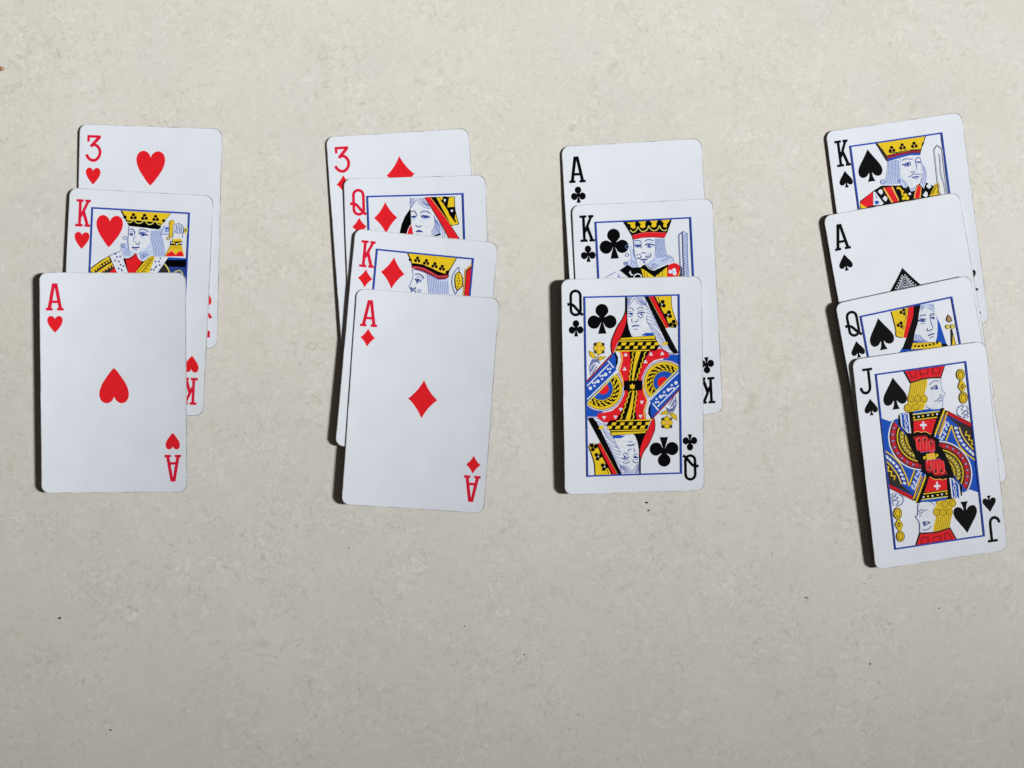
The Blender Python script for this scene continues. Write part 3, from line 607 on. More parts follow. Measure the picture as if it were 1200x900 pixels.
["sleeve","T","f",0,0,0,0,[[[38.61,31.75],[38.34,32.15],[37.83,32.19],[37.46,31.82],[37.51,31.34],[37.95,31.09],[38.44,31.27]],[[37.85,34.13],[37.58,34.54],[37.06,34.57],[36.7,34.21],[36.75,33.72],[37.18,33.48],[37.67,33.66]],[[37.58,33.14],[37.31,33.55],[36.8,33.58],[36.43,33.22],[36.48,32.73],[36.92,32.48],[37.41,32.67]],[[36.58,35.37],[36.31,35.78],[35.8,35.82],[35.43,35.45],[35.49,34.96],[35.92,34.72],[36.41,34.9]],[[38.89,32.62],[38.62,33.03],[38.11,33.06],[37.74,32.7],[37.79,32.21],[38.23,31.96],[38.72,32.15]],[[36.13,37.21],[35.86,37.62],[35.35,37.65],[34.98,37.29],[35.03,36.8],[35.47,36.56],[35.96,36.74]],[[35.3,37.92],[35.03,38.33],[34.52,38.36],[34.15,38.0],[34.2,37.51],[34.64,37.27],[35.13,37.45]],[[37.0,36.15],[36.73,36.56],[36.22,36.59],[35.85,36.23],[35.9,35.74],[36.34,35.49],[36.83,35.68]]]],
["sleeve","W","f",0,0,0,0,[[[30.9,38.19],[32.08,38.21],[33.26,38.33],[34.43,38.55],[35.59,38.85],[36.72,39.24],[37.82,39.72],[38.88,40.29],[39.9,40.93],[40.86,41.65],[41.76,42.44],[42.59,43.29],[43.36,44.21],[44.04,45.18],[44.64,46.19],[45.16,47.25],[45.59,48.34],[45.92,49.45],[46.16,50.58],[46.3,51.73],[46.34,52.87],[46.29,54.01],[46.13,55.14],[45.88,56.24],[45.54,57.32],[45.1,58.36],[44.57,59.36],[43.95,60.3],[43.34,61.08],[31.2,42.39]]]],
["sleeve","N","f",0,0,0,0,[[[30.94,38.71],[32.07,38.73],[33.21,38.85],[34.34,39.05],[35.45,39.35],[36.54,39.73],[37.6,40.19],[38.62,40.73],[39.59,41.35],[40.52,42.04],[41.39,42.8],[42.19,43.62],[42.92,44.5],[43.58,45.44],[44.16,46.41],[44.66,47.43],[45.07,48.48],[45.39,49.55],[45.62,50.64],[45.75,51.74],[45.79,52.84],[45.74,53.93],[45.59,55.02],[45.35,56.08],[45.02,57.12],[44.59,58.12],[44.08,59.08],[43.49,59.99],[43.02,60.59],[31.2,42.39]]]],
["sleeve","M","f",0,0,0,0,[[[30.97,39.09],[32.07,39.11],[33.17,39.23],[34.27,39.42],[35.35,39.71],[36.41,40.08],[37.44,40.53],[38.43,41.05],[39.37,41.65],[40.27,42.33],[41.11,43.06],[41.89,43.86],[42.6,44.72],[43.24,45.62],[43.81,46.57],[44.29,47.56],[44.69,48.58],[45.0,49.62],[45.22,50.68],[45.35,51.74],[45.39,52.81],[45.34,53.88],[45.2,54.93],[44.96,55.96],[44.64,56.97],[44.23,57.94],[43.73,58.87],[43.16,59.76],[42.79,60.23],[31.2,42.39]]]],
["sleeve","R","f",0,0,0,0,[[[35.9,41.01],[35.61,41.45],[35.05,41.49],[34.65,41.09],[34.71,40.56],[35.18,40.3],[35.71,40.49]],[[38.46,42.15],[38.16,42.59],[37.61,42.63],[37.21,42.23],[37.26,41.7],[37.74,41.44],[38.27,41.64]],[[40.71,43.81],[40.42,44.25],[39.86,44.28],[39.46,43.89],[39.52,43.35],[39.99,43.09],[40.52,43.29]],[[42.56,45.89],[42.26,46.33],[41.7,46.37],[41.3,45.97],[41.36,45.44],[41.83,45.17],[42.36,45.37]],[[43.89,48.29],[43.59,48.74],[43.03,48.77],[42.63,48.37],[42.69,47.84],[43.16,47.57],[43.69,47.78]],[[44.63,50.9],[44.34,51.34],[43.78,51.37],[43.38,50.97],[43.44,50.44],[43.91,50.18],[44.44,50.38]],[[44.76,53.57],[44.47,54.01],[43.91,54.04],[43.5,53.64],[43.56,53.11],[44.04,52.84],[44.57,53.05]],[[44.26,56.16],[43.96,56.6],[43.4,56.64],[43.0,56.24],[43.06,55.7],[43.53,55.44],[44.07,55.64]],[[43.15,58.55],[42.86,58.99],[42.3,59.02],[41.9,58.62],[41.95,58.09],[42.43,57.82],[42.96,58.03]]]],
["sleeve","V","f",0,0,0,0,[[[37.24,41.36],[36.94,41.73],[36.45,41.66],[36.25,41.21],[36.54,40.84],[37.03,40.92]],[[39.68,42.81],[39.39,43.18],[38.9,43.11],[38.7,42.66],[38.99,42.29],[39.48,42.37]],[[41.76,44.74],[41.47,45.11],[40.98,45.04],[40.77,44.59],[41.07,44.22],[41.56,44.29]],[[43.37,47.05],[43.07,47.42],[42.58,47.34],[42.37,46.9],[42.67,46.53],[43.16,46.6]],[[44.41,49.62],[44.12,49.99],[43.62,49.91],[43.41,49.46],[43.71,49.09],[44.2,49.17]],[[44.83,52.32],[44.54,52.69],[44.04,52.61],[43.84,52.16],[44.13,51.79],[44.63,51.87]],[[44.62,55.0],[44.32,55.38],[43.83,55.3],[43.62,54.85],[43.91,54.48],[44.41,54.56]],[[43.77,57.54],[43.48,57.92],[42.98,57.84],[42.78,57.39],[43.07,57.02],[43.57,57.1]]]],
["sleeve","K","f",0,0,0,0,[[[31.12,41.23],[32.04,41.25],[32.96,41.34],[33.88,41.51],[34.78,41.75],[35.66,42.05],[36.52,42.43],[37.34,42.87],[38.13,43.37],[38.88,43.93],[39.58,44.55],[40.23,45.21],[40.82,45.93],[41.36,46.68],[41.83,47.47],[42.23,48.3],[42.56,49.14],[42.82,50.01],[43.0,50.89],[43.11,51.78],[43.14,52.68],[43.1,53.56],[42.98,54.44],[42.78,55.3],[42.51,56.14],[42.17,56.95],[41.76,57.72],[41.46,58.18],[31.2,42.39]]]],
["sleeve","Y","f",0,0,0,0,[[[31.15,41.7],[32.03,41.72],[32.91,41.81],[33.79,41.97],[34.65,42.2],[35.49,42.49],[36.31,42.85],[37.1,43.27],[37.86,43.75],[38.57,44.29],[39.24,44.88],[39.86,45.51],[40.43,46.2],[40.94,46.92],[41.39,47.67],[41.77,48.46],[42.09,49.27],[42.33,50.1],[42.51,50.94],[42.61,51.79],[42.64,52.65],[42.6,53.49],[42.49,54.33],[42.3,55.15],[42.04,55.95],[41.72,56.73],[41.32,57.47],[41.16,57.72],[31.2,42.39]]]],
["sleeve","N","f",0,0,0,0,[[[31.19,42.22],[32.03,42.24],[32.86,42.33],[33.69,42.48],[34.51,42.7],[35.31,42.97],[36.09,43.31],[36.84,43.71],[37.55,44.17],[38.23,44.68],[38.87,45.24],[39.46,45.84],[39.99,46.49],[40.48,47.18],[40.9,47.89],[41.27,48.64],[41.57,49.41],[41.8,50.2],[41.97,51.0],[42.07,51.8],[42.1,52.61],[42.06,53.42],[41.95,54.21],[41.77,54.99],[41.52,55.75],[41.21,56.49],[40.84,57.19],[40.83,57.21],[31.2,42.39]]]],
["sleeve","S","f",0,0,0,0,[[[36.38,44.17],[36.16,44.45],[35.79,44.39],[35.64,44.06],[35.86,43.78],[36.23,43.84]],[[37.91,45.15],[37.69,45.43],[37.32,45.37],[37.17,45.04],[37.39,44.76],[37.76,44.82]],[[39.24,46.39],[39.02,46.66],[38.65,46.61],[38.5,46.27],[38.72,46.0],[39.09,46.05]],[[40.32,47.83],[40.1,48.11],[39.73,48.05],[39.57,47.72],[39.79,47.44],[40.16,47.5]],[[41.1,49.43],[40.88,49.71],[40.51,49.65],[40.35,49.32],[40.57,49.04],[40.94,49.1]],[[41.55,51.13],[41.33,51.41],[40.96,51.35],[40.81,51.02],[41.03,50.74],[41.4,50.8]],[[41.66,52.87],[41.45,53.14],[41.07,53.09],[40.92,52.75],[41.14,52.47],[41.51,52.53]],[[41.43,54.57],[41.21,54.85],[40.84,54.79],[40.69,54.46],[40.91,54.18],[41.28,54.23]],[[35.64,45.59],[35.42,45.86],[35.05,45.81],[34.9,45.47],[35.12,45.2],[35.49,45.25]],[[36.9,46.39],[36.68,46.67],[36.31,46.61],[36.16,46.28],[36.37,46.0],[36.75,46.06]],[[37.99,47.41],[37.77,47.68],[37.4,47.63],[37.24,47.29],[37.46,47.01],[37.83,47.07]],[[38.87,48.59],[38.65,48.87],[38.28,48.81],[38.12,48.48],[38.34,48.2],[38.71,48.26]],[[39.51,49.9],[39.29,50.18],[38.91,50.12],[38.76,49.79],[38.98,49.51],[39.35,49.57]],[[39.88,51.3],[39.66,51.57],[39.29,51.52],[39.13,51.18],[39.35,50.9],[39.73,50.96]],[[39.97,52.72],[39.75,53.0],[39.38,52.94],[39.23,52.6],[39.45,52.32],[39.82,52.38]],[[39.78,54.11],[39.56,54.39],[39.19,54.34],[39.03,54.0],[39.25,53.72],[39.63,53.78]]]],
["sleeve","S","f",0,0,0,0,[[[37.13,45.33],[36.82,45.85],[36.2,46.0],[35.64,45.67],[35.45,45.07],[35.76,44.54],[36.38,44.4],[36.95,44.72]],[[38.45,46.33],[38.14,46.86],[37.52,47.0],[36.95,46.68],[36.77,46.07],[37.08,45.54],[37.7,45.4],[38.27,45.72]],[[39.56,47.54],[39.25,48.07],[38.63,48.22],[38.06,47.89],[37.88,47.29],[38.19,46.76],[38.81,46.61],[39.38,46.94]],[[40.42,48.93],[40.11,49.46],[39.49,49.6],[38.92,49.28],[38.74,48.67],[39.04,48.14],[39.67,48.0],[40.24,48.33]],[[41.0,50.44],[40.69,50.96],[40.07,51.11],[39.5,50.78],[39.31,50.18],[39.62,49.65],[40.24,49.5],[40.81,49.83]],[[41.27,52.0],[40.96,52.53],[40.34,52.68],[39.77,52.35],[39.59,51.74],[39.89,51.21],[40.52,51.07],[41.09,51.4]],[[41.23,53.58],[40.92,54.11],[40.3,54.25],[39.73,53.92],[39.54,53.32],[39.85,52.79],[40.47,52.64],[41.05,52.97]],[[40.88,55.1],[40.57,55.63],[39.95,55.77],[39.38,55.44],[39.19,54.83],[39.5,54.3],[40.12,54.16],[40.69,54.49]]]],
["sleeve","G","f",0,0,0,0,[[[36.74,45.27],[36.53,45.57],[36.15,45.6],[35.87,45.32],[35.91,44.95],[36.24,44.77],[36.61,44.91]],[[38.05,46.27],[37.85,46.57],[37.47,46.6],[37.19,46.32],[37.23,45.95],[37.56,45.77],[37.92,45.91]],[[39.16,47.48],[38.96,47.79],[38.57,47.81],[38.3,47.54],[38.34,47.17],[38.66,46.99],[39.03,47.13]],[[40.02,48.87],[39.82,49.18],[39.43,49.2],[39.16,48.92],[39.2,48.56],[39.52,48.37],[39.89,48.51]],[[40.6,50.37],[40.4,50.68],[40.01,50.7],[39.73,50.43],[39.77,50.06],[40.1,49.88],[40.47,50.02]],[[40.87,51.94],[40.67,52.25],[40.28,52.27],[40.01,52.0],[40.05,51.63],[40.37,51.44],[40.74,51.58]],[[40.83,53.51],[40.63,53.82],[40.24,53.85],[39.97,53.57],[40.01,53.2],[40.33,53.02],[40.7,53.16]],[[40.48,55.03],[40.28,55.34],[39.89,55.36],[39.61,55.09],[39.65,54.72],[39.98,54.54],[40.35,54.68]]]],
["sleeve","N","f",0,0,0,0,[[[32.91,45.02],[33.2,45.07],[33.8,45.23],[34.38,45.44],[34.94,45.68],[35.49,45.97],[36.01,46.31],[36.5,46.68],[36.96,47.08],[37.39,47.52],[37.78,47.99],[38.13,48.49],[38.44,49.01],[38.7,49.56],[38.92,50.11],[39.09,50.69],[39.21,51.27],[39.28,51.85],[39.3,52.44],[39.27,53.03],[39.19,53.6],[39.07,54.17],[38.99,54.39]]]],
["sleeve","Y","f",0,0,0,0,[[[33.16,45.4],[33.71,45.55],[34.26,45.74],[34.8,45.98],[35.32,46.26],[35.81,46.57],[36.28,46.93],[36.72,47.31],[37.13,47.73],[37.5,48.18],[37.84,48.66],[38.13,49.15],[38.38,49.67],[38.59,50.2],[38.75,50.75],[38.87,51.3],[38.93,51.86],[38.95,52.42],[38.93,52.98],[38.85,53.53],[38.74,54.0]]]],
["sleeve","N","f",0,0,0,0,[[[33.58,46.05],[34.08,46.23],[34.57,46.44],[35.05,46.7],[35.51,46.99],[35.94,47.32],[36.35,47.68],[36.73,48.06],[37.07,48.48],[37.38,48.91],[37.65,49.37],[37.88,49.85],[38.07,50.34],[38.22,50.84],[38.33,51.35],[38.39,51.87],[38.41,52.39],[38.38,52.9],[38.32,53.35]]]],
["sleeve","S","f",0,0,0,0,[[[33.83,46.44],[33.98,46.49],[34.45,46.7],[34.91,46.94],[35.35,47.22],[35.76,47.53],[36.15,47.87],[36.5,48.24],[36.83,48.64],[37.13,49.05],[37.38,49.49],[37.6,49.95],[37.79,50.42],[37.93,50.9],[38.03,51.38],[38.09,51.88],[38.11,52.37],[38.08,52.86],[38.07,52.96]]]],
["sleeve","Y","f",0,0,0,0,[[[36.28,48.53],[36.07,48.81],[35.69,48.75],[35.54,48.42],[35.76,48.14],[36.13,48.2]],[[36.9,49.29],[36.68,49.57],[36.31,49.51],[36.16,49.18],[36.38,48.9],[36.75,48.96]],[[37.37,50.14],[37.15,50.41],[36.78,50.36],[36.63,50.02],[36.85,49.74],[37.22,49.8]],[[37.69,51.04],[37.47,51.32],[37.1,51.26],[36.95,50.92],[37.17,50.65],[37.54,50.7]],[[37.84,51.97],[37.62,52.25],[37.25,52.19],[37.1,51.86],[37.32,51.58],[37.69,51.63]],[[37.83,52.91],[37.61,53.18],[37.24,53.13],[37.08,52.79],[37.3,52.51],[37.67,52.57]],[[37.64,53.81],[37.42,54.09],[37.05,54.03],[36.9,53.7],[37.12,53.42],[37.49,53.48]]]],
["sleeve","N","l",0.26,1,0,0,[[[43.52,34.14],[44.46,37.75],[46.09,40.62],[47.85,43.04],[49.22,44.45]],[[40.26,32.94],[40.85,36.25],[42.1,40.26],[43.33,42.84],[45.92,45.75],[48.85,48.6]],[[39.04,32.64],[37.74,35.31],[36.0,38.63]],[[42.14,34.18],[43.03,37.53],[44.69,40.77],[46.56,43.33],[48.95,45.73]]]],
["sleeve","K","f",0,0,0,0,[[[36.78,25.89],[38.82,26.66],[49.36,33.7],[49.3,35.96],[38.74,28.55],[37.23,28.57]]]],
["sleeve","R","f",0,0,0,0,[[[38.86,26.95],[49.21,33.96],[49.01,35.36],[38.67,28.26]]]],
["sleeve","K","l",0.2,0,0,0,[[[38.84,27.62],[49.13,34.67]]]],
["robe","K","f",0,0,0,0,[[[17.16,25.61],[18.51,24.63],[22.47,24.62],[35.87,25.04],[37.11,25.11],[37.24,26.19],[31.63,36.3],[33.69,38.04],[33.18,40.35],[32.55,48.38],[23.94,47.05],[20.81,39.43],[19.54,33.07],[16.74,29.33]]]],
["coat_front","B","f",0,0,0,0,[[[23.7,24.73],[28.44,24.55],[32.88,24.96],[35.86,25.16],[34.73,26.35],[23.57,25.89]]]],
["coat_front","G","l",0.5,0,0,0,[[[23.31,26.0],[34.93,26.28]]]],
["coat_front","Y","l",0.45,0,0,0,[[[23.29,28.41],[33.78,28.54]]]],
["coat_front","Y","f",0,0,0,0,[[[24.27,27.42],[24.09,27.73],[23.73,27.81],[23.4,27.62],[23.29,27.27],[23.47,26.97],[23.83,26.88],[24.16,27.07]],[[28.13,27.35],[27.95,27.66],[27.59,27.74],[27.26,27.55],[27.15,27.2],[27.33,26.89],[27.69,26.81],[28.02,27.0]],[[32.37,27.33],[32.19,27.64],[31.83,27.72],[31.5,27.54],[31.39,27.19],[31.57,26.88],[31.93,26.79],[32.26,26.98]]]],
["coat_front","W","f",0,0,0,0,[[[26.22,27.35],[26.05,27.63],[25.73,27.7],[25.43,27.53],[25.34,27.22],[25.5,26.94],[25.82,26.86],[26.12,27.03]],[[30.33,27.27],[30.17,27.55],[29.84,27.62],[29.55,27.45],[29.45,27.14],[29.61,26.86],[29.94,26.78],[30.24,26.95]],[[34.26,27.37],[34.1,27.65],[33.77,27.73],[33.48,27.56],[33.38,27.24],[33.54,26.96],[33.87,26.89],[34.17,27.05]]]],
["coat_front","R","f",0,0,0,0,[[[23.36,28.89],[33.3,29.06],[30.5,35.18],[28.64,34.0],[26.89,33.97],[24.74,33.18],[23.02,33.49]]]],
["coat_front","O","l",0.3,1,0,0,[[[23.01,33.58],[24.74,33.23],[26.16,33.86],[27.91,33.79],[30.24,35.33]]]],
["coat_front","W","f",0,0,0,0,[[[27.15,29.45],[28.01,29.58],[27.78,30.54],[28.88,30.66],[28.85,31.61],[27.79,31.5],[27.72,32.82],[26.98,32.75],[27.07,31.48],[26.01,31.23],[26.1,30.39],[27.08,30.49]]]],
["ribbon","W","f",0,0,0,0,[[[17.73,24.99],[19.51,24.54],[21.72,25.15],[21.83,33.65],[20.26,33.29],[17.88,30.21]]]],
["ribbon","B","f",0,0,0,0,[[[18.48,24.86],[21.16,25.26],[21.11,33.42],[19.64,32.13],[18.37,30.28]]]],
["ribbon","W","l",0.32,1,0,0,[[[19.21,24.97],[20.41,27.51],[19.47,29.27],[20.38,32.24]],[[20.8,25.2],[19.46,27.13],[20.6,29.19],[19.75,31.2],[20.54,32.98]]]],
["stripe","Y","l",0.75,0,0,0,[[[37.23,25.84],[32.09,35.54]]]],
["stripe","S","l",0.35,0,0,0,[[[37.9,27.0],[33.18,35.82]]]],
["stripe","O","l",0.5,0,0,0,[[[38.45,27.04],[33.74,36.38]]]],
["hand","U","f",0,0,0,0,[[[22.39,35.27],[25.65,35.05],[28.35,35.45],[28.93,36.97],[30.68,36.99],[31.78,38.35],[31.47,42.24],[24.87,42.07],[24.1,40.05]]]],
["hand","R","f",0,0,0,0,[[[23.43,37.09],[25.58,35.75],[28.27,36.15],[29.32,37.98],[31.33,39.0],[31.17,42.02],[25.02,41.85],[24.47,40.1]]]],
["hand","X","f",0,1,0,0,[[[23.38,37.56],[23.62,36.29],[24.63,35.73],[25.48,36.57],[25.49,37.88],[25.25,40.93],[23.55,40.92]],[[26.18,37.74],[26.42,36.47],[27.43,35.91],[28.28,36.75],[28.28,38.06],[28.04,41.12],[26.35,41.1]],[[28.84,39.57],[29.08,38.3],[30.09,37.74],[30.95,38.58],[30.95,39.89],[30.71,42.96],[29.02,42.94]]]],
["hand","U","l",0.22,0,0,0,[[[25.74,36.96],[25.32,40.71]],[[28.61,37.16],[28.17,41.14]],[[30.86,38.69],[30.6,41.03]]]],
["hand","R","f",0,1,0,0,[[[23.8,37.38],[24.0,36.51],[24.58,36.22],[25.12,36.68],[25.12,37.58],[24.76,40.86],[23.76,40.85]],[[26.59,37.57],[26.79,36.69],[27.37,36.4],[27.92,36.86],[27.92,37.77],[27.55,41.05],[26.56,41.04]],[[29.26,39.4],[29.46,38.52],[30.04,38.23],[30.59,38.69],[30.59,39.6],[30.22,42.88],[29.22,42.87]]]],
["hand","N","f",0,0,0,0,[[[25.44,37.16],[25.24,37.7],[24.89,37.89],[24.59,37.6],[24.51,37.02],[24.71,36.47],[25.07,36.29],[25.37,36.57]],[[27.93,37.24],[27.73,37.79],[27.37,37.97],[27.07,37.69],[26.99,37.1],[27.19,36.56],[27.55,36.37],[27.85,36.66]],[[30.29,39.08],[30.09,39.62],[29.74,39.81],[29.43,39.52],[29.36,38.94],[29.56,38.39],[29.92,38.21],[30.22,38.49]]]],
["hand","P","l",0.32,0,0,0,[[[24.86,42.12],[31.34,42.24]]]],
["buckle","Y","f",0,0,0,0,[[[27.21,43.02],[31.11,43.21],[31.27,45.67],[27.26,45.68]],[[25.78,43.99],[26.96,43.87],[27.07,44.67],[26.0,45.34]],[[31.49,43.67],[32.44,43.7],[32.47,44.54],[31.47,45.22]]]],
["buckle","O","f",0,0,0,0,[[[27.83,43.52],[30.64,43.66],[30.67,44.98],[27.93,44.87]]]],
["face","W","f",0,0,0,0,[[[30.45,12.08],[37.09,12.79],[36.83,16.3],[37.27,18.02],[38.17,19.38],[37.33,20.16],[37.18,21.08],[36.83,21.98],[36.87,23.17],[36.4,24.76],[35.22,25.3],[31.51,25.0],[27.5,22.99]]]],
["face","L","l",0.28,1,0,0,[[[37.09,12.79],[36.83,16.3],[37.27,18.02],[38.24,19.39],[37.33,20.16],[37.08,21.07],[36.83,21.98],[36.87,23.17],[36.45,24.77]]]],
["face","D","l",0.32,1,0,0,[[[31.76,14.86],[33.25,13.78],[34.77,13.52],[36.02,13.94]],[[32.86,21.76],[34.36,21.74],[35.46,20.83],[36.84,20.8]],[[34.78,22.44],[36.09,21.87],[36.89,21.87]],[[35.55,20.02],[36.72,19.6]]]],
["face","D","l",0.42,0,0,0,[[[32.16,16.38],[33.78,15.74],[35.02,15.33]],[[34.95,15.32],[35.33,17.03]],[[32.45,16.5],[35.26,17.02]]]],
["face","D","f",0,0,0,0,[[[35.16,16.34],[34.98,16.65],[34.61,16.74],[34.28,16.55],[34.18,16.2],[34.36,15.89],[34.72,15.81],[35.05,15.99]]]],
["face","L","l",0.3,1,0,0,[[[29.36,23.03],[30.58,24.39],[32.48,25.26]]]],
["hair","Y","f",0,0,0,0,[[[24.02,13.05],[27.82,12.3],[31.42,12.34],[30.76,14.95],[29.36,18.53],[30.61,19.66],[30.13,21.72],[28.87,22.95],[28.52,24.32],[27.93,24.71],[24.94,24.75],[22.46,24.74],[20.73,24.72],[19.9,23.3],[20.32,21.71],[21.89,20.99],[21.88,18.87],[22.85,16.88]]]],
["hair","S","l",0.32,1,0,0,[[[24.54,12.89],[23.71,15.36],[23.04,17.85]],[[25.39,12.8],[24.56,15.36],[23.89,17.98]],[[26.24,12.71],[25.4,15.37],[24.74,18.1]],[[27.09,12.62],[26.24,15.37],[25.6,18.22]],[[27.95,12.52],[27.08,15.37],[26.45,18.35]],[[28.8,12.43],[27.93,15.37],[27.31,18.47]],[[29.65,12.34],[28.77,15.38],[28.16,18.6]],[[30.51,12.25],[29.61,15.38],[29.02,18.72]]]],
["hair","N","l",0.26,0,1,0,[[[24.83,19.77],[24.62,20.33],[24.18,20.74],[23.58,20.92],[22.95,20.83],[22.41,20.49],[22.08,19.96],[22.0,19.36],[22.21,18.79],[22.65,18.38],[23.25,18.2],[23.88,18.29],[24.41,18.64],[24.75,19.16]],[[27.65,20.06],[27.45,20.62],[27.0,21.03],[26.4,21.21],[25.77,21.12],[25.23,20.78],[24.89,20.25],[24.82,19.65],[25.02,19.08],[25.47,18.67],[26.07,18.49],[26.7,18.58],[27.24,18.93],[27.58,19.45]],[[30.39,20.45],[30.19,21.02],[29.74,21.43],[29.14,21.61],[28.51,21.52],[27.97,21.18],[27.63,20.65],[27.55,20.04],[27.76,19.48],[28.21,19.07],[28.8,18.89],[29.43,18.98],[29.97,19.32],[30.32,19.85]],[[23.08,23.17],[22.88,23.74],[22.43,24.15],[21.84,24.33],[21.21,24.24],[20.67,23.89],[20.33,23.37],[20.26,22.76],[20.46,22.2],[20.91,21.78],[21.5,21.61],[22.13,21.7],[22.67,22.04],[23.01,22.57]],[[26.43,23.19],[26.23,23.76],[25.78,24.17],[25.18,24.35],[24.55,24.25],[24.01,23.91],[23.67,23.38],[23.6,22.78],[23.8,22.21],[24.25,21.8],[24.85,21.62],[25.48,21.71],[26.02,22.06],[26.36,22.58]]]],
["hair","S","l",0.28,0,1,0,[[[24.04,19.77],[23.87,20.11],[23.53,20.28],[23.14,20.22],[22.85,19.96],[22.77,19.59],[22.93,19.25],[23.27,19.07],[23.66,19.13],[23.95,19.4]],[[26.86,20.06],[26.7,20.4],[26.35,20.57],[25.96,20.51],[25.67,20.25],[25.59,19.88],[25.75,19.54],[26.09,19.36],[26.48,19.42],[26.77,19.69]],[[29.6,20.41],[29.44,20.75],[29.1,20.92],[28.7,20.87],[28.41,20.6],[28.33,20.23],[28.49,19.89],[28.83,19.71],[29.23,19.77],[29.52,20.04]],[[22.3,23.06],[22.14,23.4],[21.8,23.57],[21.41,23.51],[21.12,23.25],[21.04,22.87],[21.2,22.54],[21.54,22.36],[21.93,22.42],[22.22,22.69]],[[25.65,23.08],[25.49,23.41],[25.15,23.59],[24.75,23.53],[24.46,23.26],[24.38,22.89],[24.54,22.55],[24.88,22.38],[25.28,22.44],[25.57,22.7]]]],
["hair","S","l",0.24,1,0,0,[[[27.24,22.01],[26.85,24.32]],[[27.97,22.11],[27.61,24.19]]]],
["cap","N","f",0,0,0,0,[[[21.21,7.29],[37.84,7.11],[39.9,7.05],[37.22,12.81],[33.04,12.33],[29.57,12.24],[23.77,13.13]]]],
["cap","R","f",0,0,0,0,[[[22.03,7.71],[37.8,7.51],[39.17,7.54],[36.99,12.11],[32.86,11.71],[29.39,11.58],[24.21,12.49]]]],
["cap","U","f",0,0,0,0,[[[23.08,7.79],[26.9,7.69],[26.86,10.98],[24.66,11.3]],[[27.71,7.74],[32.35,7.75],[31.82,10.27],[28.4,10.49]],[[33.54,7.8],[37.76,7.93],[36.67,10.96],[33.47,10.62]]]],
["cap","R","f",0,0,0,0,[[[23.84,8.08],[26.32,8.01],[26.34,10.51],[25.08,10.73]],[[28.66,8.11],[31.76,8.14],[31.39,9.74],[29.09,9.88]],[[34.24,8.19],[37.1,8.26],[36.25,10.31],[34.23,10.07]]]],
["sceptre","S","f",0,0,0,0,[[[47.59,12.67],[47.35,13.54],[46.86,14.24],[46.19,14.66],[45.46,14.74],[44.76,14.46],[44.21,13.87],[43.88,13.05],[43.84,12.14],[44.08,11.27],[44.56,10.57],[45.23,10.15],[45.96,10.08],[46.66,10.35],[47.22,10.94],[47.54,11.76]]]],
["sceptre","N","f",0,0,0,0,[[[47.49,12.66],[47.26,13.5],[46.8,14.17],[46.17,14.57],[45.47,14.64],[44.81,14.38],[44.28,13.81],[43.98,13.03],[43.93,12.15],[44.16,11.32],[44.63,10.65],[45.26,10.24],[45.95,10.17],[46.62,10.43],[47.14,11.0],[47.45,11.78]]]],
["sceptre","Y","f",0,0,0,0,[[[47.22,12.62],[47.02,13.36],[46.62,13.96],[46.09,14.32],[45.49,14.39],[44.94,14.15],[44.49,13.66],[44.24,12.97],[44.21,12.19],[44.4,11.45],[44.8,10.85],[45.33,10.49],[45.93,10.42],[46.49,10.66],[46.93,11.16],[47.18,11.84]]]],
["sceptre","N","f",0,0,0,0,[[[46.77,12.56],[46.6,13.2],[46.24,13.68],[45.79,13.92],[45.31,13.85],[44.92,13.5],[44.68,12.93],[44.65,12.26],[44.83,11.61],[45.18,11.13],[45.64,10.9],[46.11,10.96],[46.5,11.31],[46.74,11.88]]]],
["sceptre","Y","f",0,0,0,0,[[[46.49,12.61],[46.32,13.2],[45.98,13.6],[45.57,13.71],[45.19,13.49],[44.95,13.01],[44.91,12.39],[45.08,11.8],[45.42,11.39],[45.83,11.29],[46.21,11.5],[46.45,11.99]]]],
["sceptre","S","f",0,0,0,0,[[[47.72,22.37],[47.47,23.32],[46.97,24.08],[46.3,24.54],[45.56,24.63],[44.86,24.33],[44.31,23.69],[44.0,22.82],[43.96,21.83],[44.21,20.88],[44.7,20.12],[45.37,19.66],[46.11,19.57],[46.81,19.87],[47.36,20.51],[47.68,21.38]]]],
["sceptre","N","f",0,0,0,0,[[[47.62,22.36],[47.38,23.27],[46.91,24.0],[46.27,24.45],[45.57,24.53],[44.91,24.25],[44.39,23.64],[44.09,22.79],[44.06,21.84],[44.29,20.93],[44.76,20.2],[45.4,19.75],[46.1,19.67],[46.76,19.95],[47.28,20.56],[47.58,21.41]]]],
["sceptre","Y","f",0,0,0,0,[[[47.34,22.32],[47.14,23.13],[46.74,23.79],[46.2,24.19],[45.6,24.28],[45.04,24.03],[44.6,23.48],[44.35,22.73],[44.33,21.88],[44.53,21.07],[44.94,20.41],[45.48,20.01],[46.07,19.92],[46.63,20.17],[47.07,20.72],[47.32,21.47]]]],
["sceptre","N","f",0,0,0,0,[[[46.9,22.25],[46.71,22.98],[46.35,23.53],[45.89,23.8],[45.42,23.73],[45.03,23.34],[44.8,22.7],[44.77,21.95],[44.96,21.22],[45.32,20.67],[45.78,20.4],[46.25,20.47],[46.64,20.86],[46.87,21.5]]]],
["sceptre","Y","f",0,0,0,0,[[[46.62,22.31],[46.43,22.99],[46.09,23.47],[45.67,23.6],[45.3,23.35],[45.06,22.8],[45.03,22.08],[45.22,21.39],[45.56,20.92],[45.98,20.79],[46.35,21.04],[46.59,21.59]]]],
["sceptre","S","f",0,0,0,0,[[[45.44,14.21],[46.35,15.05],[47.7,17.62],[46.1,19.64],[45.3,19.65],[43.97,17.32]]]],
["sceptre","Y","f",0,0,0,0,[[[45.63,14.72],[46.3,15.52],[47.13,17.58],[45.94,19.27],[45.45,19.19],[44.47,17.35]]]],
